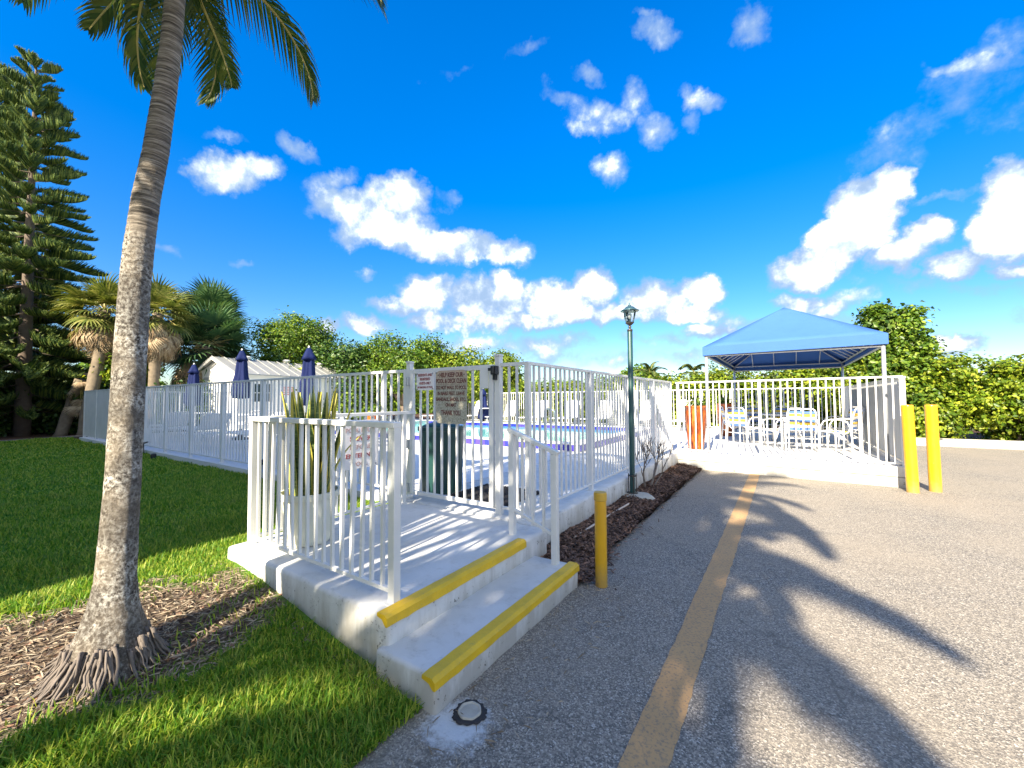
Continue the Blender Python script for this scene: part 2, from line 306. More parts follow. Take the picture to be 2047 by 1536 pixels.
    M['frond'] = leaf('palm_frond_leaflets', (.03, .07, .018), (.07, .115, .024), (.17, .19, .045), .38, .35)
    M['frond_rib'] = simple('palm_frond_rib', (.42, .36, .12), .5, var=.2)
    M['fan'] = leaf('fan_palm_leaf', (.06, .10, .02), (.17, .20, .04), (.36, .34, .11), .5, .3)
    M['fan_blue'] = leaf('blue_green_fan_palm_leaf', (.025, .07, .03), (.06, .13, .05), (.13, .20, .07), .5, .25)
    M['fan_dead'] = leaf('dead_fan_palm_leaf', (.20, .13, .07), (.36, .27, .16), (.52, .42, .27), .8, .2)
    M['snake_edge'] = simple('yellow_leaf_margin', (.55, .48, .08), .4, var=.2)
    m, nt, p = mat('snake_plant_leaf'); setp(p, .4)
    b = noise(nt, 4, 4, .6, obj_vec(nt, (2, 2, 16)))
    nt.links.new(ramp(nt, b, [(.35, (.035, .075, .02)), (.52, (.10, .16, .045)), (.7, (.26, .30, .11))]), p.inputs['Base Color']); M['snake'] = m
    # ground sheets
    m, nt, p = mat('lawn_soil'); setp(p, .95, 0, .1)
    v = world_vec(nt); a = noise(nt, 45, 6, .7, v); b = noise(nt, .8, 4, .6, v)
    gr = mix(nt, ramp(nt, a, [(.3, 0), (.7, 1)]), (.07, .17, .022), (.17, .31, .04)); gr = mix(nt, ramp(nt, b, [(.4, 0), (.7, .35)]), gr, (.10, .15, .03))
    dirt = ramp(nt, noise(nt, 70, 6, .75, world_vec(nt, (1, .35, 1), (0, 0, R(-35)))), [(.32, (.035, .025, .020)), (.5, (.12, .088, .065)), (.7, (.25, .195, .15))])
    ms = node(nt, 'ShaderNodeMapping'); ms.inputs['Location'].default_value = (-DIRT[0], -DIRT[1], 0); nt.links.new(v, ms.inputs[0])
    rt = node(nt, 'ShaderNodeMapping'); rt.vector_type = 'TEXTURE'; rt.inputs['Rotation'].default_value = (0, 0, DIRT[4]); rt.inputs['Scale'].default_value = (DIRT[2], DIRT[3], 9)
    nt.links.new(ms.outputs[0], rt.inputs[0]); ln = node(nt, 'ShaderNodeVectorMath', operation='LENGTH'); nt.links.new(rt.outputs[0], ln.inputs[0])
    k = mth(nt, 'ADD', ln.outputs['Value'], mth(nt, 'MULTIPLY', noise(nt, 7, 4, .6, v), .5))
    c = mix(nt, mth(nt, 'SUBTRACT', 5.4, mth(nt, 'MULTIPLY', k, 4.0), clamp=True), gr, dirt)
    nt.links.new(c, p.inputs['Base Color']); bump(nt, p, a, .9, .02); M['lawn'] = m
    m, nt, p = mat('mulch_ground'); setp(p, .95, 0, .1)
    a = noise(nt, 60, 6, .75, world_vec(nt)); nt.links.new(ramp(nt, a, [(.3, (.02, .014, .010)), (.5, (.09, .055, .038)), (.72, (.22, .13, .085))]), p.inputs['Base Color']); bump(nt, p, a, 1, .02); M['mulch'] = m
    m, nt, p = mat('far_ground'); setp(p, .95, 0, .1)
    a = noise(nt, .4, 6, .7, world_vec(nt)); nt.links.new(mix(nt, a, (.05, .08, .02), (.12, .12, .05)), p.inputs['Base Color']); M['ground'] = m
    # rough concrete footing
    M['footing'] = simple('grey_cast_concrete', (.42, .40, .34), .9, var=.35, scale=18, bmp=.7)
    M['capring'] = simple('crumbled_tar', (.035, .034, .036), .95, var=.5, scale=40, bmp=.8)
    m, nt, p = mat('green_pole_paint'); setp(p, .42)
    a = noise(nt, 5, 5, .65, obj_vec(nt, (3, 3, .6))); b = noise(nt, 45, 4, .7, obj_vec(nt))
    c = ramp(nt, a, [(.3, (.008, .035, .04)), (.5, (.012, .065, .062)), (.64, (.035, .085, .08)), (.8, (.12, .15, .14))]); c = mix(nt, ramp(nt, b, [(.66, 0), (.74, .7)]), c, (.30, .30, .28))
    nt.links.new(c, p.inputs['Base Color']); M['pole'] = m
    M['lantern'] = simple('teal_lantern_metal', (.05, .11, .13), .3, .4, var=.3, scale=20)
    M['lantern_dark'] = simple('bronze_lantern_metal', (.07, .065, .06), .4, .5, var=.3, scale=20)
    def glass(name, col, a):
        m, nt, p = mat(name); o = nt.nodes['Material Output']
        t = node(nt, 'ShaderNodeBsdfTransparent'); t.inputs[0].default_value = (*col, 1); g = node(nt, 'ShaderNodeBsdfGlossy'); g.inputs['Roughness'].default_value = .03
        f = node(nt, 'ShaderNodeFresnel'); f.inputs[0].default_value = 1.5; ms = node(nt, 'ShaderNodeMixShader')
        ad = mth(nt, 'ADD', f.outputs[0], a, clamp=True); nt.links.new(ad, ms.inputs[0]); nt.links.new(t.outputs[0], ms.inputs[1]); nt.links.new(g.outputs[0], ms.inputs[2]); nt.links.new(ms.outputs[0], o.inputs[0]); return m
    M['glass'] = glass('clear_glass', (.9, .95, .97), .04)
    M['window'] = simple('dark_window_glass', (.03, .05, .06), .06, var=.2)
    # canvas
    def canvas(name, col, tr=.3):
        m, nt, p = mat(name); setp(p, .75, 0, .2)
        n = noise(nt, 2, 4, .6, obj_vec(nt)); c = mix(nt, n, tuple(x * .88 for x in col), tuple(min(1, x * 1.1) for x in col)); nt.links.new(c, p.inputs['Base Color'])
        t = node(nt, 'ShaderNodeBsdfTranslucent'); nt.links.new(c, t.inputs[0]); ms = node(nt, 'ShaderNodeMixShader'); ms.inputs[0].default_value = tr
        o = nt.nodes['Material Output']; nt.links.new(p.outputs[0], ms.inputs[1]); nt.links.new(t.outputs[0], ms.inputs[2]); nt.links.new(ms.outputs[0], o.inputs[0])
        bump(nt, p, noise(nt, 3, 3, vec=obj_vec(nt)), .25, .05); return m
    M['canvas'] = canvas('blue_canopy_canvas', (.050, .135, .39), .0)
    M['navy'] = canvas('navy_umbrella_fabric', (.006, .014, .075), .05)
    M['silver'] = simple('galvanised_pipe', (.52, .54, .56), .38, .6, var=.12)
    M['white_plastic'] = simple('white_plastic', (.78, .78, .76), .4, var=.05)
    M['strap_blue'] = simple('blue_vinyl_strap', (.10, .20, .48), .45, var=.15)
    M['strap_yellow'] = simple('yellow_vinyl_strap', (.78, .52, .06), .45, var=.15)
    M['strap_white'] = simple('white_vinyl_strap', (.76, .76, .74), .45, var=.08)
    M['table'] = simple('grey_table_slats', (.42, .42, .41), .55, var=.15)
    m, nt, p = mat('orange_glazed_clay'); setp(p, .16)
    a = noise(nt, 5, 6, .7, obj_vec(nt, (3, 3, .55))); nt.links.new(ramp(nt, a, [(.32, (.045, .014, .008)), (.46, (.26, .055, .012)), (.58, (.62, .15, .02)), (.75, (.60, .25, .09))]), p.inputs['Base Color']); M['urn'] = m
    m, nt, p = mat('screen_fabric'); setp(p, .8)
    n = noise(nt, 3, 4, .6, world_vec(nt, (30, 30, .3))); nt.links.new(mix(nt, n, (.40, .41, .40), (.56, .57, .56)), p.inputs['Base Color']); M['screen'] = m
    M['pot'] = simple('cream_plastic_pot', (.66, .66, .54), .6, var=.12, scale=8)
    M['soil'] = simple('potting_soil', (.05, .035, .025), .95, var=.4, scale=40)
    M['bin'] = simple('dark_green_plastic', (.012, .055, .050), .4, var=.3, scale=5)
    M['rubber'] = simple('black_rubber', (.02, .02, .022), .8, var=.3, scale=30)
    M['black'] = simple('black_plastic', (.02, .021, .024), .45, var=.2)
    M['steel'] = simple('stainless_rail', (.16, .22, .24), .3, .7, var=.1)
    m, nt, p = mat('blue_pool_tile'); setp(p, .15)
    oi = node(nt, 'ShaderNodeObjectInfo'); nt.links.new(ramp(nt, oi.outputs['Random'], [(0, (.015, .012, .20)), (.6, (.02, .03, .33)), (1, (.07, .045, .34))]), p.inputs['Base Color']); M['tile'] = m
    m, nt, p = mat('pool_water'); setp(p, .03)
    nt.links.new(mix(nt, noise(nt, 1.2, 3, vec=world_vec(nt)), (.10, .50, .48), (.22, .62, .58)), p.inputs['Base Color']); bump(nt, p, noise(nt, 3.5, 3, vec=world_vec(nt)), .12, .05); M['water'] = m
    m, nt, p = mat('metal_roof'); setp(p, .5, .2)
    nt.links.new(mix(nt, noise(nt, 2, 5, .6, obj_vec(nt)), (.24, .245, .235), (.36, .365, .35)), p.inputs['Base Color']); M['roof'] = m
    M['shedwall'] = simple('cream_shed_paint', (.78, .76, .70), .6, var=.06, scale=2)
    M['signwhite'] = simple('white_sign_face', (.74, .72, .72), .4, var=.08, scale=6)
    m, nt, p = mat('weathered_sign_face'); setp(p, .6)
    a = noise(nt, 55, 6, .75, obj_vec(nt)); b = noise(nt, 4, 3, .6, obj_vec(nt))
    c = ramp(nt, a, [(.34, (.17, .17, .12)), (.5, (.36, .35, .27)), (.68, (.52, .49, .40))]); sep = node(nt, 'ShaderNodeSeparateXYZ'); nt.links.new(obj_vec(nt), sep.inputs[0])
    c = mix(nt, mth(nt, 'MULTIPLY', mth(nt, 'ADD', mth(nt, 'MULTIPLY', sep.outputs[2], 5), mth(nt, 'SUBTRACT', b, .9), clamp=True), .6), c, (.55, .38, .27))
    nt.links.new(c, p.inputs['Base Color']); M['signold'] = m
    M['letter_red'] = simple('faded_red_lettering', (.30, .055, .055), .6, var=.3, scale=60)
    M['letter_dark'] = simple('dark_red_lettering', (.13, .035, .03), .6, var=.5, scale=60)
    M['letter_grey'] = simple('grey_lettering', (.40, .28, .27), .6, var=.3, scale=60)
    M['letter_orange'] = simple('orange_lettering', (.60, .20, .12), .6, var=.2, scale=20)
    M['pvc'] = simple('beige_pvc_pipe', (.56, .47, .38), .6, var=.15)
    M['tealsign'] = simple('teal_sign', (.10, .40, .42), .5)
    M['condo'] = simple('cream_stucco', (.62, .57, .48), .85, var=.08, scale=3, bmp=.3)
DIRT = (-3.06, .50, .54, .98, R(-10))
make_materials()

# ------------------------------------------------------------------ mesh helpers
class MB:
    def __init__(s): s.v = []; s.f = []; s.m = []; s.mi = 0
    def add(s, vs, fs):
        n = len(s.v); s.v += [tuple(v) for v in vs]; s.f += [tuple(i + n for i in f) for f in fs]; s.m += [s.mi] * len(fs); return s
    def box(s, c, d, rz=0, ry=0, rx=0):
        E = Euler((rx, ry, rz)).to_matrix(); c = Vector(c); h = [x / 2 for x in d]
        vs = [c + E @ Vector((sx * h[0], sy * h[1], sz * h[2])) for sz in (-1, 1) for sy in (-1, 1) for sx in (-1, 1)]
        return s.add(vs, [(0, 2, 3, 1), (4, 5, 7, 6), (0, 1, 5, 4), (2, 6, 7, 3), (0, 4, 6, 2), (1, 3, 7, 5)])
    def lo(s, a, b): return s.box([(a[i] + b[i]) / 2 for i in range(3)], [abs(b[i] - a[i]) for i in range(3)])
    def tube(s, pts, rad, n=8, cap=True, jit=0):
        pts = [Vector(p) for p in pts]
        if isinstance(rad, (int, float)): rad = [rad] * len(pts)
        up = None; rings = []
        for i, p in enumerate(pts):
            t = (pts[min(i + 1, len(pts) - 1)] - pts[max(i - 1, 0)]).normalized()
            if up is None: up = Vector((0, 0, 1)) if abs(t.z) < .9 else Vector((1, 0, 0))
            x = t.cross(up).normalized(); y = x.cross(t).normalized(); up = y
            rings.append([p + (x * math.cos(a) + y * math.sin(a)) * rad[i] * (1 + random.uniform(-jit, jit)) for a in [2 * math.pi * k / n for k in range(n)]])
        vs = [v for r in rings for v in r]; fs = []
        for i in range(len(pts) - 1):
            for k in range(n): fs.append((i * n + k, i * n + (k + 1) % n, (i + 1) * n + (k + 1) % n, (i + 1) * n + k))
        if cap: fs.append(tuple(range(n - 1, -1, -1))); fs.append(tuple((len(pts) - 1) * n + k for k in range(n)))
        return s.add(vs, fs)
    def lathe(s, prof, n=24, c=(0, 0, 0), rot=0, wob=None):
        vs = []; fs = []
        for j, (r, z) in enumerate(prof):
            for k in range(n):
                a = 2 * math.pi * k / n + rot; rr = r * (wob(a, z) if wob else 1); vs.append((c[0] + rr * math.cos(a), c[1] + rr * math.sin(a), c[2] + z))
        for j in range(len(prof) - 1):
            for k in range(n): fs.append((j * n + k, j * n + (k + 1) % n, (j + 1) * n + (k + 1) % n, (j + 1) * n + k))
        fs.append(tuple(range(n - 1, -1, -1))); fs.append(tuple((len(prof) - 1) * n + k for k in range(n)))
        return s.add(vs, fs)
    def mesh(s, name, mats, smooth=False):
        me = bpy.data.meshes.new(name); me.from_pydata(s.v, [], s.f)
        if not isinstance(mats, (list, tuple)): mats = [mats]
        for m in mats: me.materials.append(m)
        if len(mats) > 1: me.polygons.foreach_set('material_index', s.m)
        if smooth: me.polygons.foreach_set('use_smooth', [True] * len(s.f))
        me.update(); return me
def origin(o):
    v = Vector((0, 0, 0))
    while o is not None: v += o.location; o = o.parent
    return v
def link(name, me, parent=None, loc=(0, 0, 0), rot=(0, 0, 0)):
    o = bpy.data.objects.new(name, me); COL.objects.link(o); o.parent = parent; o.location = loc; o.rotation_euler = rot; return o
def build(mb, name, mats, parent=None, smooth=False, bevel=0, auto=True):
    """world-space mesh builder -> ONE object under its parent (parents are unrotated while building)"""
    off = origin(parent)
    if off.length: mb.v = [(v[0] - off.x, v[1] - off.y, v[2] - off.z) for v in mb.v]
    o = link(name, mb.mesh(name, mats, smooth), parent)
    if bevel: bev(o, bevel)
    return o
def bev(o, w, seg=2):
    m = o.modifiers.new('edge', 'BEVEL'); m.width = w; m.segments = seg; m.limit_method = 'ANGLE'; m.angle_limit = R(40)
def tag(o, label=None, cat=None, group=None, kind=None):
    if label: o['label'] = label
    if cat: o['category'] = cat
    if group: o['group'] = group
    if kind: o['kind'] = kind
    return o
def thing(name, label, cat, loc=(0, 0, 0), rz=0, group=None):
    o = bpy.data.objects.new(name, None); COL.objects.link(o); o.location = loc; o.rotation_euler = (0, 0, rz); o.empty_display_size = .2
    return tag(o, label, cat, group)
def copy_tree(o, parent=None):
    c = o.copy(); COL.objects.link(c)
    if parent is not None: c.parent = parent
    for ch in list(o.children): copy_tree(ch, c)
    return c
def tri_mesh(name, V, F, mats, mi=None):
    """numpy mesh: V (n,3), F (m,k) all same size"""
    me = bpy.data.meshes.new(name); k = F.shape[1]
    me.vertices.add(len(V)); me.vertices.foreach_set('co', V.astype(np.float32).ravel())
    me.loops.add(F.size); me.loops.foreach_set('vertex_index', F.astype(np.int32).ravel())
    me.polygons.add(len(F)); me.polygons.foreach_set('loop_start', np.arange(0, F.size, k, dtype=np.int32))
    if not isinstance(mats, (list, tuple)): mats = [mats]
    for m in mats: me.materials.append(m)
    if mi is not None: me.polygons.foreach_set('material_index', mi.astype(np.int32))
    me.update(calc_edges=True); me.validate(); return me
def leaves_mesh(name, P, size, m, aspect=.62, up=.25, sizevar=.35, seed=0, out=None):
    """one kite-shaped, slightly folded leaf at every point of P"""
    g = np.random.default_rng(seed); n = len(P)
    nr = g.normal(size=(n, 3)); nr[:, 2] = np.abs(nr[:, 2]) + up
    if out is not None: nr = nr * .8 + out * 1.1
    nr /= np.linalg.norm(nr, axis=1)[:, None]
    t = g.normal(size=(n, 3)); t -= nr * (t * nr).sum(1)[:, None]; t /= np.linalg.norm(t, axis=1)[:, None]
    b = np.cross(nr, t); s = size * (1 + sizevar * g.uniform(-1, 1, n))[:, None]
    V = np.stack([P - t * s * .5, P + b * s * aspect * .5 + nr * s * .10 - t * s * .05, P + t * s * .5 - nr * s * .12, P - b * s * aspect * .5 + nr * s * .10 - t * s * .05], 1).reshape(-1, 3)
    F = np.arange(n * 4).reshape(n, 4)
    F = np.concatenate([F[:, [0, 1, 2]], F[:, [0, 2, 3]]])
    return tri_mesh(name, V, F, m)
def lawn_z(x, y):
    t = np.clip((-1.42 - np.asarray(x, float)) / 2.3, 0, 1); t = t * t * (3 - 2 * t)
    return .01 + .22 * t + .012 * np.sin(np.asarray(x) * 1.7) * np.sin(np.asarray(y) * 1.3) * t
CONDO = (-3.56, -4.0, 6.9)      # right edge, front face, height
PALMS_BEHIND = ((-.12, -6.5, 6.6, (.1, .1), .80, 51), (-.15, -4.8, 7.6, (.1, .1), .80, 52), (-.25, -8.0, 6.2, (.1, .1), .72, 53))
SHADE_TREES = ((-.35, -6.2, 5.9, .8, 1.7, .6, 1300, 'loose leafy tree behind the camera dappling the steps and near asphalt', 81),
               (-.8, -4.4, 6.9, .6, 1.6, .6, 1200, 'taller leafy tree behind the camera dappling the asphalt by the stripe', 82),
               (-2.2, -2.3, 5.6, 1.0, .9, .6, 3200, 'leafy tree behind the camera whose shade falls on the pool deck', 83))
# ------------------------------------------------------------------ ground, asphalt, lawn
def sheet(name, x0, x1, y0, y1, nx, ny, zf, m, kind='structure', edge=None):
    X = np.linspace(x0, x1, nx + 1); Y = np.linspace(y0, y1, ny + 1); G = np.stack(np.meshgrid(X, Y, indexing='ij'), -1).reshape(-1, 2)
    if edge is not None: G = edge(G)
    Z = zf(G[:, 0], G[:, 1]) if callable(zf) else np.full(len(G), zf)
    V = np.column_stack([G, Z]); I = np.arange((nx + 1) * (ny + 1)).reshape(nx + 1, ny + 1)
    F = np.stack([I[:-1, :-1], I[1:, :-1], I[1:, 1:], I[:-1, 1:]], -1).reshape(-1, 4)
    o = link(name, tri_mesh(name, V, F, m)); o.data.polygons.foreach_set('use_smooth', [True] * len(F)); return tag(o, kind=kind)
sheet('ground', -900, 900, -900, 900, 4, 4, -.06, M['ground'])
sheet('asphalt', -1.62, 40, -30, 16.9, 8, 8, 0.0, M['asphalt'])
def lawn_edge(G):
    m = G[:, 0] > -1.5; G[m, 0] += .035 * np.sin(G[m, 1] * 9) + .02 * np.sin(G[m, 1] * 23); return G
sheet('lawn', -20.6, -1.44, -12, 3.22, 160, 130, lambda x, y: lawn_z(x, y), M['lawn'], edge=lawn_edge)
sheet('mulch_ground', -60, -20.6, -30, 3.4, 6, 6, .17, M['mulch'])
sheet('mulch_ground', -60, -18.55, 3.4, 30, 6, 6, .165, M['mulch'])
sheet('mulch_bed', -1.9, -1.33, 2.86, 9.02, 8, 90, lambda x, y: .012 + .075 * np.clip((-1.33 - x) / .4, 0, 1) + .012 * np.sin(y * 7) , M['mulch'],
      edge=lambda G: np.column_stack([np.where(G[:, 0] > -1.34, G[:, 0] - .16 * np.clip((G[:, 1] - 3) / 2, 0, 1) + .03 * np.sin(G[:, 1] * 6) + .02 * np.sin(G[:, 1] * 17), G[:, 0]), G[:, 1]]))
# timber edging between the lawn and the tree strip
mb = MB()
mb.tube([(-20.3, -3, .21), (-20.35, 0, .22), (-20.2, 1.75, .23), (-20.5, 2.9, .23), (-20.9, 3.8, .23)], .05, 6)
tag(build(mb, 'landscape_edging', M['root']), 'thin dark timber edging between lawn and shaded tree strip', 'edging')

# painted stripe on the asphalt, ragged edges
mb = MB(); ys = np.arange(.2, 9.2, .06); vs = []
for y in ys:
    c = -.495; w = .083
    vs += [(c - w + random.uniform(-.004, .004), y, .004), (c + w + random.uniform(-.005, .005), y, .004)]
mb.add(vs, [(2 * i, 2 * i + 1, 2 * i + 3, 2 * i + 2) for i in range(len(ys) - 1)])
tag(build(mb, 'parking_stripe', M['stripe']), kind='structure')

# clean-out cap
t = thing('cleanout_cap', 'small round grey clean-out cap set in crumbled tar beside the lowest step', 'drain cap', (-1.245, 1.50, 0))
mb = MB(); mb.lathe([(.0, .004), (.078, .004), (.072, .010), (.056, .010), (.0, .007)], 48, (-1.245, 1.50, 0), wob=lambda a, z: 1 + .05 * math.sin(3 * a + 1) + .05 * math.sin(11 * a) + .04 * math.sin(23 * a + 2))
build(mb, 'tar_ring', M['capring'], t)
mb = MB(); mb.lathe([(.0, .010), (.054, .010), (.052, .018), (.046, .019), (.042, .013), (.0, .016)], 40, (-1.245, 1.50, 0), wob=lambda a, z: 1 + .03 * math.sin(7 * a))
build(mb, 'lid', M['footing'], t)

# ------------------------------------------------------------------ slabs with worn edges
def slab(name, lo, hi, m, parent=None, bevel=.02, step=.12, amp=.004, seed=1, kind=None):
    bm = bmesh.new(); bmesh.ops.create_cube(bm, size=1)
    for v in bm.verts: v.co = Vector([lo[i] if v.co[i] < 0 else hi[i] for i in range(3)])
    for ax in range(3):
        n = max(1, int((hi[ax] - lo[ax]) / step))
        for k in range(1, n):
            co = [0, 0, 0]; no = [0, 0, 0]; co[ax] = lo[ax] + (hi[ax] - lo[ax]) * k / n; no[ax] = 1
            bmesh.ops.bisect_plane(bm, geom=bm.verts[:] + bm.edges[:] + bm.faces[:], plane_co=co, plane_no=no)
    from mathutils import noise as mn
    sharp = [e for e in bm.edges if len(e.link_faces) == 2 and e.calc_face_angle(0) > 1]
    if bevel: bmesh.ops.bevel(bm, geom=sharp, offset=bevel, segments=2, profile=.5, affect='EDGES')
    off = Vector((seed * 3.1, seed, 0))
    for v in bm.verts:
        v.co += Vector((mn.noise(v.co * 5 + off), mn.noise(v.co * 5 + off * 2), mn.noise(v.co * 4 + off * 3) * .6)) * amp
    o0 = origin(parent)
    for v in bm.verts: v.co -= o0
    me = bpy.data.meshes.new(name); bm.to_mesh(me); bm.free(); me.materials.append(m)
    me.polygons.foreach_set('use_smooth', [True] * len(me.polygons)); o = link(name, me, parent)
    w = o.modifiers.new('split', 'EDGE_SPLIT'); w.split_angle = R(50)
    if kind: tag(o, kind=kind)
    return o
DZ = .33
# the raised pool deck, L-shaped, round the pool basin
slab('pool_deck', (-3.58, 3.17, -.05), (-1.88, 9.3, DZ), M['concrete'], None, .03, .4, .006, 1, 'structure')
for nm, a, b in (('pool_deck', (-18.6, 3.17, -.05), (-3.58, 7.97, DZ)), ('pool_deck', (-18.6, 7.97, -.05), (-14.18, 16.9, DZ)), ('pool_deck', (-14.18, 13.88, -.05), (-1.9, 16.9, DZ)), ('pool_deck', (-3.62, 9.3, -.05), (-1.9, 13.88, DZ))):
    mb = MB(); mb.lo(a, b); tag(build(mb, nm, M['deck']), kind='structure')
# gazebo deck: planked fascia, slight skew to the wall
GA = R(-3.4); GX, GY = 1.60, 8.90
def gz(u, v, z): return (GX - u * math.cos(GA) - v * math.sin(GA), GY - u * math.sin(GA) + v * math.cos(GA), z)   # u to the left along the front, v back
t = tag(thing('gazebo_deck', None, None, (GX, GY, 0)), kind='structure')
mb = MB(); mb.add([gz(0, .03, -.02), gz(3.52, .03, -.02), gz(3.52, .03, DZ), gz(0, .03, DZ), (GX, 16.9, -.02), (-1.9, 16.9, -.02), (-1.9, 16.9, DZ), (GX, 16.9, DZ)],
       [(0, 1, 2, 3), (4, 7, 6, 5), (0, 3, 7, 4), (3, 2, 6, 7), (1, 5, 6, 2), (0, 4, 5, 1)])
build(mb, 'deck_slab', M['deck'], t)
for za, zb, pr in ((-.01, .158, .0), (.172, .335, .012)):
    mb = MB(); p0, p1 = gz(-.02 - pr, -pr, 0), gz(3.50, -pr, 0)
    q0, q1 = gz(-.02 - pr, .03, 0), gz(3.50, .03, 0)
    mb.add([(p[0], p[1], z) for z in (za, zb) for p in (p0, p1, q1, q0)], [(0, 1, 5, 4), (1, 2, 6, 5), (2, 3, 7, 6), (3, 0, 4, 7), (4, 5, 6, 7), (3, 2, 1, 0)])
    build(mb, 'fascia_board', M['concrete'], t, bevel=.006)

# entrance landing and step
t = thing('concrete_steps', 'white painted concrete landing and step with yellow nosings', 'steps', (-2.7, 2.2, 0))
slab('landing', (-3.64, 1.44, -.03), (-1.745, 3.168, DZ - .006), M['concrete'], t, .028, .13, .010, 2)
slab('step', (-1.80, 1.40, -.03), (-1.365, 2.96, .163), M['concrete'], t, .022, .10, .009, 3)
def nosing(x, y0, y1, z, top, drop):
    ys = np.linspace(y0, y1, 30); vs = []; fs = []
    for i, y in enumerate(ys):
        j = lambda a: random.uniform(-a, a)
        prof = [(x - top + j(.002), z + .0065), (x - .012, z + .0075 + j(.0008)), (x + .0085 + j(.001), z - .007), (x + .0095, z - drop + j(.0025)), (x - .004, z - drop), (x - .03, z - .02), (x - top, z - .012)]
        vs += [(a, y, b) for a, b in prof]
    n = 7
    for i in range(len(ys) - 1):
        for k in range(n): fs.append((i * n + k, (i + 1) * n + k, (i + 1) * n + (k + 1) % n, i * n + (k + 1) % n))
    fs += [tuple(range(n)), tuple((len(ys) - 1) * n + k for k in range(n - 1, -1, -1))]
    mb = MB(); mb.add(vs, fs); return mb
build(nosing(-1.745, 1.425, 2.80, DZ - .006, .070, .052), 'nosing', M['nosing'], t)
build(nosing(-1.365, 1.385, 2.965, .163, .075, .045), 'nosing', M['nosing'], t)

# ------------------------------------------------------------------ fences
_pk = {}
def picket_mesh(h, w):
    k = (round(h, 3), w)
    if k not in _pk:
        mb = MB(); mb.box((0, 0, h / 2), (w, w, h)); _pk[k] = mb.mesh('picket', M['fence'])
    return _pk[k]
def fence(name, label, cat, p0, p1, zb, zt, posts, nopost=(), sp=.115, gap=.06, pw=.05, kw=.02, rail=.035, post_z=None, cap=False, group=None, toprail=(.042, .032), skip=None, tilt=.15, post_over=0.0):
    p0 = Vector((*p0, 0)); p1 = Vector((*p1, 0)); d = p1 - p0; L = d.length; d.normalize(); a = math.atan2(d.y, d.x)
    t = thing(name, label, cat, (p0.x, p0.y, zb), 0, group)
    mb = MB(); mb.box(p0 + d * L / 2 + Vector((0, 0, zt - toprail[1] / 2)), (L + pw, toprail[0], toprail[1]), a); build(mb, 'top_rail', M['fence'], t, bevel=.004)
    mb = MB(); mb.box(p0 + d * L / 2 + Vector((0, 0, zb + gap + .0125)), (L, .028, .025), a); build(mb, 'bottom_rail', M['fence'], t, bevel=.003)
    h = zt - toprail[1] - (zb + gap) - .006
    pm = MB(); ph = zt - toprail[1] + .001 - zb + post_over; pm.box((0, 0, ph / 2), (pw, pw, ph)); pme = pm.mesh('post', M['fence'])
    fm = MB(); fm.box((0, 0, .004), (pw + .05, pw + .05, .008)); bpm = fm.mesh('base_plate', M['fence'])
    for q in posts:
        if q in nopost: continue
        o = link('post', pme, t, tuple(d * q), (0, 0, a)); bev(o, .003)
        if pw > .03 and zb >= DZ - .01: link('base_plate', bpm, o, (0, 0, 0))
    km = picket_mesh(h, kw)
    ps = sorted(posts)
    segs = list(zip(ps[:-1], ps[1:]))
    for (s0, s1) in segs:
        n = max(1, round((s1 - s0) / sp)); st = (s1 - s0) / n
        for i in range(1, n):
            s = s0 + st * i
            if skip and skip(s): continue
            link('picket', km, t, tuple(d * s + Vector((0, 0, gap + .003))), (R(random.gauss(0, tilt)), R(random.gauss(0, tilt)), a + R(random.gauss(0, 1.5))))
    return t
ZT = 1.805
FY, FX = 3.27, -2.0
# left run: from gate to the far end
LP = [0, .40, 1.88, 3.36, 4.86, 6.30, 7.72, 9.18, 10.64, 12.1]
fence('picket_fence', 'long white metal picket fence along the lawn left of the gate', 'fence', (-3.66, FY), (-15.76, FY), DZ, ZT, LP, post_over=0)
t = thing('solid_fence_panel', 'solid white fence panels at the far left end behind the leaning palm', 'fence', (-15.8, FY, DZ))
for a, b in ((-15.82, -17.08), (-17.10, -18.5)):
    mb = MB(); mb.lo((b, FY - .02, DZ + .05), (a, FY + .02, ZT - .03)); build(mb, 'panel', M['fence'], t, bevel=.006)
mb = MB(); mb.lo((-18.52, FY - .03, ZT - .03), (-15.78, FY + .03, ZT)); build(mb, 'top_rail', M['fence'], t)
for x in (-18.5, -17.09): mb = MB(); mb.lo((x - .03, FY - .035, DZ), (x + .03, FY + .035, ZT - .031)); build(mb, 'post', M['fence'], t)
fence('picket_fence', 'white picket fence returning away from the far left corner past the umbrellas', 'fence', (-18.5, FY + .1), (-18.5, 7.5), DZ, ZT, [0, 1.4, 2.8, 4.1])
# corner stub and right run
fence('picket_fence', 'short white picket stub between the gate post and the fence corner', 'fence', (-2.30, FY), (FX - .03, FY), DZ, ZT, [0.0, .27], nopost=(0.0, .27), sp=.09)
fence('picket_fence', 'white metal picket fence on the low wall behind the lamp post', 'fence', (FX, FY), (FX, 9.06), DZ, ZT, [0, 1.47, 2.94, 4.41, 5.79])
# far side fences
fence('picket_fence', 'distant white picket fence behind the row of pool loungers', 'fence', (1.6, 16.6), (-16.0, 16.6), DZ, 1.78, [i * 1.6 for i in range(12)], gap=.05)
# front railing of the gazebo deck
g0, g1 = gz(0.02, .06, 0), gz(3.50, .06, 0)
fence('gazebo_railing', 'white picket railing along the front of the raised gazebo deck', 'railing', g0[:2], g1[:2], DZ + .005, ZT - .01, [0, .52, 1.97, 3.46], gap=.03)
fence('gazebo_railing', 'white picket railing on the right side of the gazebo deck behind the grey screen', 'railing', (1.62, 8.98), (1.62, 16.5), DZ, ZT - .02, [0.06, 1.5, 3.0, 4.5, 6.0, 7.5])
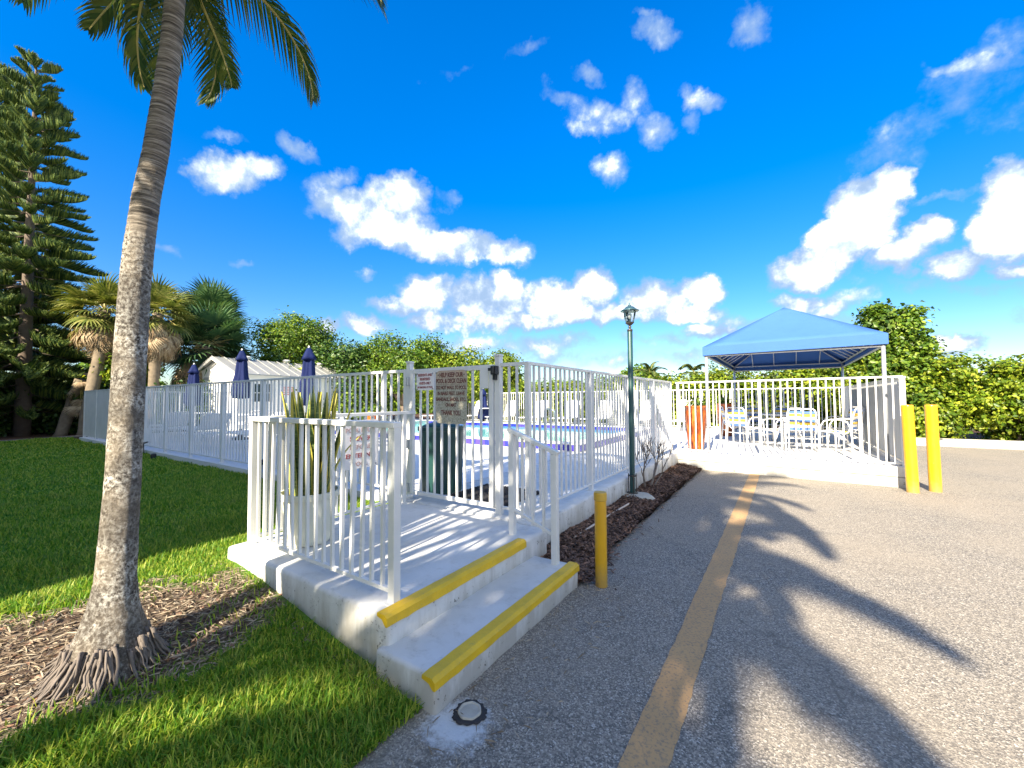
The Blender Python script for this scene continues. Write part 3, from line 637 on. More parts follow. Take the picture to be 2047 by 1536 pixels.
# landing railings
RT = 1.325
fence('landing_railing', 'white picket railing along the front edge of the entrance landing', 'railing', (-3.50, 1.56), (-1.84, 1.56), DZ - .01, RT, [0, 1.66], sp=.098, gap=.05, toprail=(.062, .034), tilt=.45)
fence('landing_railing', 'white picket railing on the left side of the landing carrying the rules sign', 'railing', (-3.50, 1.585), (-3.50, 3.22), DZ - .01, RT, [1.5], sp=.1, gap=.05, toprail=(.055, .034))
# pickets of that side run (between the shared corner post and its own post)
side = bpy.data.objects['landing_railing.001']
for i in range(1, 15):
    link('picket', picket_mesh(RT - .034 - DZ - .05, .02), side, (0, i * .1, .053), (0, 0, R(90)))
# sloping hand rail beside the steps
t = thing('step_handrail', 'short sloping white handrail beside the entrance steps', 'handrail', (-1.93, 2.87, .16))
mb = MB(); mb.box((-1.715, 2.87, 1.11), (.50, .052, .032), 0, math.atan2(.155, .41)); build(mb, 'top_rail', M['fence'], t, bevel=.004)
mb = MB(); mb.box((-1.715, 2.87, .46), (.40, .025, .025), 0, math.atan2(.16, .41)); build(mb, 'bottom_rail', M['fence'], t, bevel=.003)
for x, z0, z1 in ((-1.915, DZ - .01, 1.165), (-1.515, .16, 1.015)):
    mb = MB(); mb.box((x, 2.87, (z0 + z1) / 2), (.05, .05, z1 - z0)); build(mb, 'post', M['fence'], t, bevel=.003)
for i in range(1, 4):
    x = -1.915 + i * .1; z = 1.165 - .39 * .1 * i; mb = MB(); mb.box((x, 2.87, (z + z - .655) / 2), (.02, .02, .655)); build(mb, 'picket', M['fence'], t)

# ------------------------------------------------------------------ gate
t = thing('pool_gate', 'white metal gate with two notice signs at the top of the landing', 'gate', (-3.60, FY, DZ))
for x, nm in ((-3.60, 'gate_post'), (-2.335, 'gate_post')):
    mb = MB(); mb.lo((x - .03, FY - .03, DZ - .01), (x + .03, FY + .03, 1.875)); mb.lo((x - .036, FY - .036, 1.876), (x + .036, FY + .036, 1.895)); build(mb, nm, M['fence'], t, bevel=.004)
mb = MB(); gx0, gx1, gz0, gz1 = -3.555, -2.38, DZ + .06, 1.795
y0, y1 = FY - .045, FY - .005
mb.lo((gx0, y0, gz0), (gx0 + .05, y1, gz1)); mb.lo((gx1 - .05, y0, gz0), (gx1, y1, gz1)); mb.lo((gx0 + .05, y0, gz1 - .045), (gx1 - .05, y1, gz1)); mb.lo((gx0 + .05, y0, gz0), (gx1 - .05, y1, gz0 + .04))
build(mb, 'gate_frame', M['fence'], t, bevel=.004)
for i in range(1, 10):
    x = gx0 + .05 + (gx1 - gx0 - .1) * i / 10; mb = MB(); mb.lo((x - .01, FY - .035, gz0 + .04), (x + .01, FY - .015, gz1 - .045)); build(mb, 'picket', M['fence'], t)
mb = MB(); mb.lo((-2.53, FY - .05, 1.56), (-2.43, FY - .044, 1.75)); build(mb, 'latch_plate', M['fence'], t)
mb = MB(); mb.box((-2.345, FY - .055, 1.735), (.062, .06, .085)); mb.box((-2.385, FY - .06, 1.745), (.05, .045, .03)); mb.tube([(-2.345, FY - .09, 1.70), (-2.345, FY - .09, 1.775)], .014, 8); mb.box((-2.345, FY - .05, 1.665), (.035, .035, .05)); build(mb, 'latch', M['black'], t, bevel=.004)
for z in (1.66, .95, .46):
    mb = MB(); mb.box((-3.575, FY - .052, z), (.05, .012, .10)); mb.tube([(-3.572, FY - .062, z - .045), (-3.572, FY - .062, z + .045)], .009, 8)
    for dz in (-.035, .035): mb.tube([(-3.59, FY - .055, z + dz), (-3.59, FY - .066, z + dz)], .006, 6)
    build(mb, 'hinge', M['silver'], t)
def rrect(w, h, r, th, n=5):
    pts = []
    for cx, cz, a0 in ((w / 2 - r, h / 2 - r, 0), (-w / 2 + r, h / 2 - r, 90), (-w / 2 + r, -h / 2 + r, 180), (w / 2 - r, -h / 2 + r, 270)):
        for k in range(n + 1): a = R(a0 + 90 * k / n); pts.append((cx + r * math.cos(a), cz + r * math.sin(a)))
    m = len(pts); mb = MB(); mb.add([(x, -th / 2, z) for x, z in pts] + [(x, th / 2, z) for x, z in pts], [tuple(range(m)), tuple(range(2 * m - 1, m - 1, -1))] + [(k, m + k, m + (k + 1) % m, (k + 1) % m) for k in range(m)]); return mb
def lettering(txt, size, x, z, parent, m, y=-.004, sx=1.0, bold=.004, fit=None, name='lettering'):
    c = bpy.data.curves.new(name, 'FONT'); c.body = txt; c.size = size; c.align_x = 'CENTER'; c.align_y = 'CENTER'; c.offset = bold * size * 4; c.extrude = .0006; c.resolution_u = 3
    tmp = bpy.data.objects.new(name, c); COL.objects.link(tmp); bpy.context.view_layer.update()
    me = bpy.data.meshes.new_from_object(tmp.evaluated_get(bpy.context.evaluated_depsgraph_get())); bpy.data.objects.remove(tmp)
    w = max(v.co.x for v in me.vertices) - min(v.co.x for v in me.vertices)
    if fit: sx = fit / w
    for v in me.vertices: v.co = (v.co.x * sx, -v.co.z, v.co.y)
    me.materials.clear(); me.materials.append(m); o = link(name, me, parent, (x, y, z)); return o
def screws(w, h, parent, m=None):
    for sx in (-1, 1):
        for sz in (-1, 1):
            mb = MB(); mb.tube([(sx * w, 0, sz * h), (sx * w, -.006, sz * h)], .006, 8); link('screw', mb.mesh('screw', m or M['lantern_dark']), parent)
s = thing('notice_sign', 'small white notice in red capitals beginning RESIDENTS AND on the gate', 'sign', (-3.30, FY - .052, 1.655))
link('sign_board', rrect(.27, .195, .012, .004).mesh('sign_board', M['signwhite']), s)
for i, (tx, f) in enumerate((('RESIDENTS AND', .215), ('REGISTERED', .155), ('GUESTS ONLY', .175), ('NO SMOKING AT POOL', .235))):
    lettering(tx, .040 if i < 3 else .030, 0, .068 - i * .045, s, M['letter_red'], fit=f, bold=.006)
screws(.12, .085, s)
s = thing('notice_sign', 'large weathered tan sign asking to keep pool and deck clean on the gate', 'sign', (-2.915, FY - .056, 1.478)); s.rotation_euler = (0, R(.6), 0)
link('sign_board', rrect(.44, .565, .06, .005).mesh('sign_board', M['signold']), s)
for i, (tx, f, sz, z) in enumerate((('HELP KEEP OUR', .33, .066, .232), ('POOL & DECK CLEAN', .42, .066, .168), ('DO NOT WALK TO POOL', .42, .052, .098), ('IN BARE FEET. LEAVE', .38, .052, .036), ('SANDALS, SHOES, ETC.', .42, .052, -.026), ('ON MAT', .15, .052, -.086), ('THANK YOU', .27, .070, -.168))):
    lettering(tx, sz, 0, z, s, M['letter_dark'], fit=f, bold=.007)
mb = MB(); mb.lo((-.205, -.0036, .133), (.205, -.003, .1355)); link('underline', mb.mesh('underline', M['letter_dark']), s)
screws(.18, .235, s, M['black'])
s = thing('notice_sign', 'faded pool rules sign with red letters on the landing side railing', 'sign', (-3.475, 2.52, 1.02), R(90))
link('sign_board', rrect(.40, .47, .01, .004).mesh('sign_board', M['signwhite']), s)
for i, (tx, f) in enumerate((('POOL RULES', .33), ('SHOWER', .24), ('BEFORE', .24), ('ENTERING', .32), ('POOL', .16))):
    lettering(tx, .060, 0, .135 - i * .082, s, M['letter_red'] if i % 2 else M['letter_grey'], fit=f, bold=.006)
screws(.18, .21, s)

# ------------------------------------------------------------------ bollards
def bollard(x, y, h, r, label, cap):
    t = thing('bollard', label, 'bollard', (x, y, 0), 0, 'yellow steel bollards')
    mb = MB(); mb.lathe([(r * 1.03, -.02), (r * 1.03, .012), (r, .02), (r, h * .5), (r, h - .03)] + ([] if cap else [(r, h - .012), (r * .9, h - .002), (.0, h)]), 32)
    o = link('pipe', mb.mesh('pipe', M['bollard'], True), t); e = o.modifiers.new('s', 'EDGE_SPLIT'); e.split_angle = R(40)
    if cap:
        mb = MB(); mb.lathe([(r * 1.0, h - .07), (r * 1.1, h - .066), (r * 1.1, h - .018), (r * 1.03, h - .005), (.0, h)], 32)
        o = link('cap', mb.mesh('cap', M['bollard_cap'], True), t); e = o.modifiers.new('s', 'EDGE_SPLIT'); e.split_angle = R(40)
    return t
bollard(-1.215, 3.06, .725, .046, 'slim yellow bollard with ochre cap beside the steps', True)
b = bollard(1.60, 8.58, 1.33, .074, 'tall chipped yellow bollard touching the gazebo deck corner', False); b.rotation_euler = (R(-1), R(-1), 0)
b = bollard(1.90, 8.83, 1.33, .074, 'rightmost tall yellow bollard standing free on the asphalt', False); b.rotation_euler = (0, R(-1.5), 1)

# ------------------------------------------------------------------ lamp post
LX, LY = -1.80, 5.74
t = thing('lamp_post', 'dark green lamp post with a glass lantern in the mulch bed', 'street lamp', (LX, LY, 0))
mb = MB(); mb.lathe([(.0, .02), (.25, .03), (.255, .07), (.22, .11), (.1, .125), (0, .13)], 28, (LX, LY, 0), wob=lambda a, z: 1 + .14 * math.sin(2 * a + 1) + .06 * math.sin(7 * a + 10 * z)); build(mb, 'footing', M['footing'], t)
mb = MB(); mb.lathe([(.036, .12), (.036, 2.40), (.034, 2.405), (.0, 2.406)], 24, (LX, LY, 0)); o = build(mb, 'pole', M['pole'], t, True); o.modifiers.new('s', 'EDGE_SPLIT').split_angle = R(40)
mb = MB(); mb.lathe([(.044, .36), (.062, .362), (.062, .375), (.044, .378)], 24, (LX, LY, 0))
for k in range(4): a = k * 1.57 + .6; mb.tube([(LX + .053 * math.cos(a), LY + .053 * math.sin(a), .10), (LX + .053 * math.cos(a), LY + .053 * math.sin(a), .40)], .007, 6)
mb.lathe([(.05, .12), (.075, .122), (.075, .135), (.05, .137)], 24, (LX, LY, 0)); build(mb, 'base_bracket', M['lantern_dark'], t)
hx = (LX, LY, 2.406)
mb = MB(); mb.lathe([(.038, 0), (.038, .03), (.018, .035), (.014, .05), (.026, .065), (.014, .078), (.012, .085)], 20, hx); build(mb, 'neck', M['lantern_dark'], t, True)
mb = MB(); mb.lathe([(.012, .083), (.03, .09), (.062, .118), (.066, .13), (.055, .133), (0, .134)], 6, hx); lc = build(mb, 'lantern_cup', M['lantern_dark'], t)
H0, H1, r0, r1 = .134, .292, .054, .088
for k in range(6):
    a = 2 * math.pi * k / 6; b_ = a + math.pi / 3
    mid = (r0 * .5 + r1 * .5) * 1.09
    mb = MB(); mb.tube([(hx[0] + r0 * math.cos(a), hx[1] + r0 * math.sin(a), hx[2] + H0), (hx[0] + mid * math.cos(a), hx[1] + mid * math.sin(a), hx[2] + (H0 + H1) / 2), (hx[0] + r1 * math.cos(a), hx[1] + r1 * math.sin(a), hx[2] + H1)], .0045, 5); build(mb, 'lantern_rib', M['lantern'], t)
    mb = MB(); P = [(r0, H0), ((r0 + r1) * .5 * 1.07, (H0 + H1) / 2), (r1, H1)]
    mb.add([(hx[0] + r * .97 * math.cos(q), hx[1] + r * .97 * math.sin(q), hx[2] + z) for r, z in P for q in (a, b_)], [(0, 1, 3, 2), (2, 3, 5, 4)]); build(mb, 'glass_pane', M['glass'], t)
mb = MB(); mb.lathe([(.075, .288), (.128, .289), (.130, .298), (.085, .325), (.055, .352), (.03, .362), (.0, .364)], 24, hx, wob=lambda a, z: 1 + .025 * math.cos(6 * a)); build(mb, 'lantern_roof', M['lantern'], t, True)
mb = MB(); mb.lathe([(.012, .36), (.024, .372), (.01, .386), (.006, .395), (.011, .405), (.0, .415)], 12, hx); build(mb, 'finial', M['lantern'], t, True)
mb = MB(); mb.lathe([(.017, .134), (.017, .17), (.014, .175)], 12, hx); build(mb, 'bulb_socket', M['steel'], t)
mb = MB(); mb.lathe([(.012, .175), (.022, .20), (.03, .225), (.026, .25), (.0, .262)], 16, hx); build(mb, 'bulb', M['white_plastic'], t, True)
# conduit lying on the mulch
mb = MB(); mb.tube([(-1.73, 3.66, .10), (-1.72, 4.4, .105), (-1.69, 5.22, .10)], .011, 8); tag(build(mb, 'pvc_pipe', M['pvc']), 'thin beige plastic pipe lying on the bark mulch by the wall', 'pipe')

# solar spotlights in the lawn
def spot(x, y, label, rz):
    t = thing('solar_spotlight', label, 'garden light', (x, y, float(lawn_z(x, y))), rz)
    mb = MB(); mb.tube([(0, 0, -.05), (0, 0, .2)], .010, 6); link('stake', mb.mesh('stake', M['black']), t)
    mb = MB(); mb.tube([(.09, .02, -.05), (.07, .01, .2)], .010, 6); link('stake', mb.mesh('stake', M['black']), t)
    mb = MB(); mb.box((.03, 0, .25), (.21, .15, .02), 0, R(-6), R(20)); link('solar_panel', mb.mesh('solar_panel', M['black']), t)
    mb = MB(); mb.box((.03, 0, .21), (.07, .05, .06)); link('lamp_head', mb.mesh('lamp_head', M['black']), t)
spot(-12.25, 3.08, 'black solar spotlight on two stakes at the foot of the left fence', .2)
spot(-6.95, 3.12, 'black solar spotlight at the fence foot behind the landing railing', .9)
mb = MB(); mb.lathe([(.05, 0), (.05, .10), (.035, .12), (0, .125)], 10, (-11.2, 3.02, .22)); tag(build(mb, 'valve_stub', M['black']), 'short black sprinkler stub in the grass right of the solar spotlight', 'sprinkler')
# ------------------------------------------------------------------ pool
PX0, PX1, PY0, PY1, PR = -14.2, -3.60, 7.95, 13.9, .50
t = tag(thing('swimming_pool', 'raised swimming pool with white coping and a band of blue tiles', 'pool', (-8.9, 10.9, DZ)))
def ring(name, z0, z1, e, w, m, parent, b=.01):
    mb = MB(); x0, x1, y0, y1 = PX0 - e, PX1 + e, PY0 - e, PY1 + e
    mb.lo((x0, y0, z0), (x1, y0 + w, z1)); mb.lo((x0, y1 - w, z0), (x1, y1, z1)); mb.lo((x0, y0 + w, z0), (x0 + w, y1 - w, z1)); mb.lo((x1 - w, y0 + w, z0), (x1, y1 - w, z1))
    return build(mb, name, m, parent, bevel=b)
ring('pool_wall', -.05, PR - .03, 0, .28, M['concrete'], t, 0)
ring('coping', PR - .028, PR, .02, .33, M['deck'], t)
mb = MB(); mb.add([(x, y, .36) for x, y in ((PX0 + .2, PY0 + .2), (PX1 - .2, PY0 + .2), (PX1 - .2, PY1 - .2), (PX0 + .2, PY1 - .2))], [(0, 1, 2, 3)]); build(mb, 'water', M['water'], t)
tm = MB(); tm.box((0, 0, 0), (.142, .012, .125)); tme = tm.mesh('tile', M['tile'])
n = 0
for i in range(int((PX1 - PX0) / .15)):
    x = PX0 + .08 + i * .15
    link('tile', tme, t, (x + 8.9, PY0 - .006 - 10.9, .405 - DZ))
for i in range(int((PY1 - PY0) / .15)): link('tile', tme, t, (PX1 + .006 + 8.9, PY0 + .08 + i * .15 - 10.9, .405 - DZ), (0, 0, R(90)))
for i in range(int((PX1 - PX0) / .15) - 4):   # waterline tiles on the far inner wall
    link('tile', tme, t, (PX0 + .40 + i * .15 + 8.9, PY1 - .29 - 10.9, .417 - DZ))
# entry hand rails
t = thing('pool_handrail', 'curved grey steel handrail at the near edge of the pool', 'handrail', (-5.1, 8.3, DZ))
for y in (8.25,):
    mb = MB(); mb.tube([(-4.95, y + .6, .30), (-4.85, y + .45, .6), (-4.72, y + .2, 1.0), (-4.66, y + .1, 1.17), (-4.58, y + .05, 1.22), (-4.42, y, 1.22), (-4.34, y, 1.17), (-4.32, y, .9), (-4.32, y, .50)], .020, 10); build(mb, 'rail', M['steel'], t, True)

# ------------------------------------------------------------------ things on the deck behind the gate
t = thing('ribbed_bin', 'dark green ribbed plastic bin standing behind the gate hinges', 'bin', (-3.55, 3.74, DZ))
mb = MB(); mb.lathe([(.0, 0), (.235, 0), (.25, .02), (.275, .74), (.29, .745), (.29, .79), (.262, .79), (.24, .10), (0, .10)], 48, (-3.55, 3.74, DZ), wob=lambda a, z: 1 + (.018 * (1 if math.sin(a * 16) > 0 else -1) if z < .74 else 0)); build(mb, 'bin_body', M['bin'], t)
mb = MB(); mb.lathe([(0, .77), (.25, .77), (.22, .81), (.10, .845), (0, .85)], 32, (-3.55, 3.74, DZ)); build(mb, 'lid', M['bin'], t, True)
t = thing('door_mat', 'black rubber mat with open links on the deck inside the gate', 'mat', (-2.85, 3.85, DZ))
mb = MB(); mb.lo((-3.28, 3.42, DZ + .003), (-2.42, 4.30, DZ + .010)); build(mb, 'mat_base', M['rubber'], t)
mb = MB()
for i in range(24):
    for j in range(22): mb.box((-3.26 + i * .0365, 3.45 + j * .040, DZ + .014), (.026, .012, .010), R(45 if (i + j) % 2 else -45))
tag(build(mb, 'mat_links', M['rubber'], t), kind='stuff')

# potted snake plant on the landing
t = thing('potted_snake_plant', 'tall snake plant in a ribbed cream pot on the landing', 'potted plant', (-3.19, 1.85, DZ))
mb = MB(); pr = [(.0, 0), (.150, 0), (.156, .02)] + [(.158 + .045 * k / 30 + (.0016 if k % 2 else 0), .02 + .33 * k / 30) for k in range(31)] + [(.222, .352), (.226, .36), (.226, .40), (.206, .40), (.196, .33), (0, .33)]
mb.lathe(pr, 40, (-3.19, 1.85, DZ)); o = build(mb, 'pot', M['pot'], t, True); o.modifiers.new('s', 'EDGE_SPLIT').split_angle = R(45)
mb = MB(); mb.lathe([(0, .33), (.195, .335), (0, .345)], 24, (-3.19, 1.85, DZ)); build(mb, 'soil', M['soil'], t)
def blade(base, az, lean, ln, w, curl):
    mb = MB(); n = 9; vs = []
    for i in range(n + 1):
        s = i / n; th = lean * (.4 + s); r = s * ln; hw = w * (1 - .15 * s) * (1 if s < .7 else max(.04, max(0, 1 - (s - .7) / .3) ** .7)) / 2
        cx = base[0] + math.cos(az) * math.sin(th) * r; cy = base[1] + math.sin(az) * math.sin(th) * r; cz = base[2] + math.cos(th) * r
        ta = az + math.pi / 2 + curl * s; dx, dy = math.cos(ta), math.sin(ta); fx, fy = math.cos(az), math.sin(az)
        for k, d in ((-1, .012), (-.74, .004), (0, 0), (.74, .004), (1, .012)): vs.append((cx + dx * hw * k + fx * d, cy + dy * hw * k + fy * d, cz))
    for i in range(n):
        for k in range(4):
            mb.mi = 1 if k in (0, 3) else 0; a = i * 5 + k; mb.f.append((a, a + 1, a + 6, a + 5)); mb.m.append(mb.mi)
    mb.v = vs; return mb
for i in range(52):
    a = random.uniform(0, 6.28); rr = random.uniform(.02, .15); 
    build(blade((-3.19 + rr * math.cos(a), 1.85 + rr * math.sin(a), DZ + .33), a + random.uniform(-.5, .5), random.uniform(.02, .17) * (rr / .15 + .2), random.uniform(.42, .92) if i % 5 else .86, random.uniform(.050, .08), random.uniform(-.8, .8)), 'leaf', [M['snake'], M['snake_edge']], t, True)
for a, ln, le in ((2.8, .62, .55), (.4, .66, .42), (-.6, .6, .36)):
    build(blade((-3.19 + .12 * math.cos(a), 1.85 + .12 * math.sin(a), DZ + .33), a, le, ln, .055, .5), 'leaf', [M['snake'], M['snake_edge']], t, True)

# bare shrub
t = thing('bare_shrub', 'small leafless shrub with forking twigs in the mulch bed', 'shrub', (-1.76, 6.5, .05))
mb = MB(); rs = random.Random(5)
def twig(p, d, ln, r, dep):
    pts = [p]; 
    for k in range(4):
        d = (d + Vector((rs.uniform(-.16, .16), rs.uniform(-.16, .16), rs.uniform(-.02, .16)))).normalized(); p = p + d * ln / 4; pts.append(p)
    mb.tube(pts, [max(.0035, r * (1.15 - .09 * k)) for k in range(5)], 6 if dep < 2 else 4)
    if dep >= 4: return
    for k in range(rs.choice((2, 2, 3)) if dep else 3):
        q = pts[rs.choice((2, 3, 4, 4))]; a = rs.uniform(0, 6.28); e = rs.uniform(.35, .85)
        side = Vector((math.cos(a) * .75, math.sin(a), .15)); twig(q, (d + side * e).normalized(), ln * rs.uniform(.6, .85), r * .58, dep + 1)
twig(Vector((-1.76, 6.45, .03)), Vector((.22, .2, 1)).normalized(), .34, .016, 0); twig(Vector((-1.78, 6.36, .03)), Vector((-.25, -.25, 1)).normalized(), .34, .014, 0); twig(Vector((-1.74, 6.50, .03)), Vector((.45, .3, 1)).normalized(), .30, .012, 1)
build(mb, 'branches', M['twig'], t, True)

# ------------------------------------------------------------------ canopy over the gazebo deck
cx0, cx1, cy0, cy1, ce, cr = -1.40, 1.52, 9.38, 15.4, 2.53, 3.47
t = thing('canopy', 'large blue canvas canopy with hipped roof over the gazebo deck', 'canopy', (.06, 12.3, DZ))
xm = (cx0 + cx1) / 2; ry0, ry1 = cy0 + 1.55, cy1 - 1.55
def panel(ptsl, name='canvas_panel', nu=10):
    # sagging canvas between four points (triangle: repeat a point)
    a, b, c, d = [Vector(p) for p in ptsl]; mb = MB(); vs = []
    nrm = (b - a).cross(d - a); nrm = nrm.normalized() if nrm.length > 1e-6 else Vector((0, 0, 1))
    if nrm.z < 0: nrm = -nrm
    for i in range(nu + 1):
        for j in range(nu + 1):
            u, v = i / nu, j / nu; p = (a * (1 - u) + b * u) * (1 - v) + (d * (1 - u) + c * u) * v
            vs.append(p - nrm * .035 * math.sin(math.pi * u) * math.sin(math.pi * v))
    fs = [(i * (nu + 1) + j, (i + 1) * (nu + 1) + j, (i + 1) * (nu + 1) + j + 1, i * (nu + 1) + j + 1) for i in range(nu) for j in range(nu)]
    mb.add(vs, fs); o = build(mb, name, M['canvas'], t, True); s = o.modifiers.new('th', 'SOLIDIFY'); s.thickness = .004; return o
A, B, C_, D_ = (cx0, cy0, ce), (cx1, cy0, ce + .02), (cx1, cy1, ce), (cx0, cy1, ce); E_, F_ = (xm, ry0, cr), (xm, ry1, cr)
panel((A, B, E_, E_)); panel((C_, D_, F_, F_)); panel((B, C_, F_, E_)); panel((D_, A, E_, F_))
for p, q in ((A, B), (B, C_), (C_, D_), (D_, A)):
    mb = MB(); mb.add([(*p[:2], p[2]), (*q[:2], q[2]), (*q[:2], q[2] - .185), (*p[:2], p[2] - .185)], [(0, 1, 2, 3)]); o = build(mb, 'valance', M['canvas'], t); s = o.modifiers.new('th', 'SOLIDIFY'); s.thickness = .004
i_ = .06
for x, y in ((cx0 + i_, cy0 + i_), (cx1 - i_, cy0 + i_), (cx0 + i_, cy1 - i_), (cx1 - i_, cy1 - i_)):
    mb = MB(); mb.tube([(x, y, DZ), (x, y, ce - .06)], .031, 14); mb.box((x, y, DZ + .004), (.13, .13, .008)); build(mb, 'post', M['silver'], t, True)
def pipe(p, q, r=.02, nm='frame_pipe'): mb = MB(); mb.tube([p, q], r, 8); build(mb, nm, M['silver'], t)
zz = ce - .06
for z in (zz, zz - .13):
    c4 = [(cx0 + i_, cy0 + i_, z), (cx1 - i_, cy0 + i_, z), (cx1 - i_, cy1 - i_, z), (cx0 + i_, cy1 - i_, z)]
    for k in range(4): pipe(c4[k], c4[(k + 1) % 4], .02)
pipe((xm, ry0, cr - .07), (xm, ry1, cr - .07), .022)
for sx, x in ((1, cx0 + i_), (-1, cx1 - i_)):
    for y in np.linspace(ry0, ry1, 6): pipe((x, y, zz), (xm, y, cr - .07), .014, 'rafter')
for x, y, e in ((cx0 + i_, cy0 + i_, ry0), (cx1 - i_, cy0 + i_, ry0), (cx0 + i_, cy1 - i_, ry1), (cx1 - i_, cy1 - i_, ry1)): pipe((x, y, zz), (xm, e, cr - .07), .018, 'rafter')
for x in np.linspace(cx0 + .6, cx1 - .6, 4):
    for y, e in ((cy0 + i_, ry0), (cy1 - i_, ry1)):
        f = 1 - abs(x - xm) / ((cx1 - cx0) / 2); pipe((x, y, zz), (x, y + (e - y) * f, zz + (cr - .07 - zz) * f), .012, 'rafter')

# grey privacy screen along the right railing
t = thing('privacy_screen', 'grey corrugated privacy screen fixed inside the right gazebo railing', 'screen', (1.55, 12, DZ))
for k in range(4):
    y0, y1 = 9.06 + k * 1.5, 9.06 + k * 1.5 + 1.49; mb = MB(); n = 60
    vs = [(1.575 + .009 * (1 if i % 4 < 2 else -1), y0 + (y1 - y0) * i / n, z) for i in range(n + 1) for z in (DZ + .10, 1.70)]
    mb.add(vs, [(2 * i, 2 * i + 2, 2 * i + 3, 2 * i + 1) for i in range(n)]); o = build(mb, 'screen_panel', M['screen'], t); o.modifiers.new('th', 'SOLIDIFY').thickness = .003
mb = MB(); mb.lo((1.53, 9.0, DZ + .002), (1.565, 15.1, DZ + .07)); build(mb, 'kick_rail', M['fence'], t)

# ------------------------------------------------------------------ patio furniture
def patio_chair():
    t = thing('strap_patio_chair', 'x', 'chair', (0, 0, 0))
    T = lambda pts, r=.0135: MB().tube(pts, r, 8)
    for s in (-1, 1):
        x = .28 * s   # arm and leg loop
        link('leg_loop', T([(x, .27, 0), (x, .25, .25), (x, .23, .52), (x, .17, .62), (x, .05, .655), (x, -.12, .655), (x, -.22, .61), (x, -.27, .5), (x, -.29, .25), (x, -.31, 0)]).mesh('leg_loop', M['white_plastic'], True), t)
    mb = MB(); w = .245
    mb.tube([(-w, .24, .40), (-w, -.18, .37), (-w, -.24, .42), (-w * .98, -.33, .80), (-w * .9, -.345, .86), (-w * .75, -.35, .885), (w * .75, -.35, .885), (w * .9, -.345, .86), (w * .98, -.33, .80), (w, -.24, .42), (w, -.18, .37), (w, .24, .40)], .0135, 8)
    mb.tube([(-w, .24, .40), (w, .24, .40)], .0135, 8); mb.tube([(-.28, .25, .28), (.28, .25, .28)], .011, 6); mb.tube([(-.28, -.29, .28), (.28, -.29, .28)], .011, 6)
    link('seat_frame', mb.mesh('seat_frame', M['white_plastic'], True), t)
    cols = ['strap_blue', 'strap_yellow', 'strap_white', 'strap_blue', 'strap_yellow', 'strap_white', 'strap_blue']
    for k in range(7):
        f = (k + .5) / 7; y = -.245 - .095 * f; z = .44 + .40 * f
        mb = MB(); mb.box((0, y, z), (.50, .006, .046), 0, 0, R(13)); link('back_strap', mb.mesh('back_strap', M[cols[6 - k]]), t)
    for k in range(6):
        y = -.15 + k * .072; mb = MB(); n = 6
        vs = [(-w + 2 * w * i / n, y + d, .395 - .02 * math.sin(math.pi * i / n)) for i in range(n + 1) for d in (-.026, .026)]
        mb.add(vs, [(2 * i, 2 * i + 2, 2 * i + 3, 2 * i + 1) for i in range(n)]); link('seat_strap', mb.mesh('seat_strap', M[cols[k]]), t)
    return t
ch = patio_chair(); first = True; grp = 'striped strap chairs round the gazebo table'
for (x, y, rz, lab) in ((.27, 10.55, 4, 'striped strap chair with its back to the camera, nearest on the gazebo deck'), (-1.05, 12.2, -75, 'striped strap chair at the left end beside the tall orange urn'),
                        (-.78, 11.4, -35, 'striped strap chair left of the table with a bright yellow seat edge'), (-.1, 10.95, 60, 'striped strap chair turned sideways just left of the nearest one'),
                        (.02, 12.9, 178, 'striped strap chair behind the table facing the camera'), (1.12, 12.3, 118, 'striped strap chair far right beside the grey screen'),
                        (.95, 11.05, 70, 'striped strap chair with wide arm loops right of the nearest one'), (-.62, 13.1, 205, 'striped strap chair behind the table on the left')):
    o = ch if first else copy_tree(ch); first = False; o.location = (x, y, DZ + .002); o.rotation_euler = (0, 0, R(rz)); tag(o, lab, 'chair', grp)
t = thing('slatted_table', 'round slatted grey table with white rim under the canopy', 'table', (.08, 11.95, DZ))
mb = MB(); mb.lathe([(.56, .70), (.60, .70), (.60, .73), (.56, .73), (.56, .70)], 36, (.08, 11.95, DZ)); build(mb, 'rim', M['white_plastic'], t)
for k in range(11):
    y = -.5 + k * .1; w = math.sqrt(.565 ** 2 - y * y); mb = MB(); mb.box((.08, 11.95 + y, DZ + .716), (2 * w, .082, .018)); build(mb, 'slat', M['table'], t)
for k in range(4): a = .785 + k * 1.571; mb = MB(); mb.tube([(.08 + .12 * math.cos(a), 11.95 + .12 * math.sin(a), DZ + .70), (.08 + .42 * math.cos(a), 11.95 + .42 * math.sin(a), DZ + .02)], .016, 8); build(mb, 'leg', M['white_plastic'], t)

def leaf_pts(c, r, n, seed, flat=1):
    g = np.random.default_rng(seed); d = g.normal(size=(n, 3)); d /= np.linalg.norm(d, axis=1)[:, None]; rr = (g.uniform(0, 1, n) ** .45)[:, None]
    return np.array(c) + d * rr * np.array(r if isinstance(r, tuple) else (r, r, r * flat)), d
def urn(x, y, s, lab, seed):
    t = thing('glazed_urn', lab, 'planter', (x, y, DZ), 0, None)
    mb = MB(); mb.lathe([(0, 0), (.15, 0), (.155, .03), (.19, .35), (.215, .65), (.225, .83), (.215, .90), (.235, .925), (.240, .955), (.20, .955), (.19, .90), (.0, .88)], 40, (0, 0, 0), wob=lambda a, z: 1 + .012 * math.sin(a * 8)); mb.v = [(a * s, b * s, c * s) for a, b, c in mb.v]
    link('urn_body', mb.mesh('urn_body', M['urn'], True), t)
    P_, d = leaf_pts((0, 0, s * 1.02), (.22 * s, .22 * s, .14 * s), 160, seed); link('foliage', leaves_mesh('foliage', P_, .075, M['leaf_mid'], seed=seed), t)
urn(-1.62, 9.68, 1.0, 'tall orange glazed urn with small plant at the near left corner of the gazebo deck', 1)
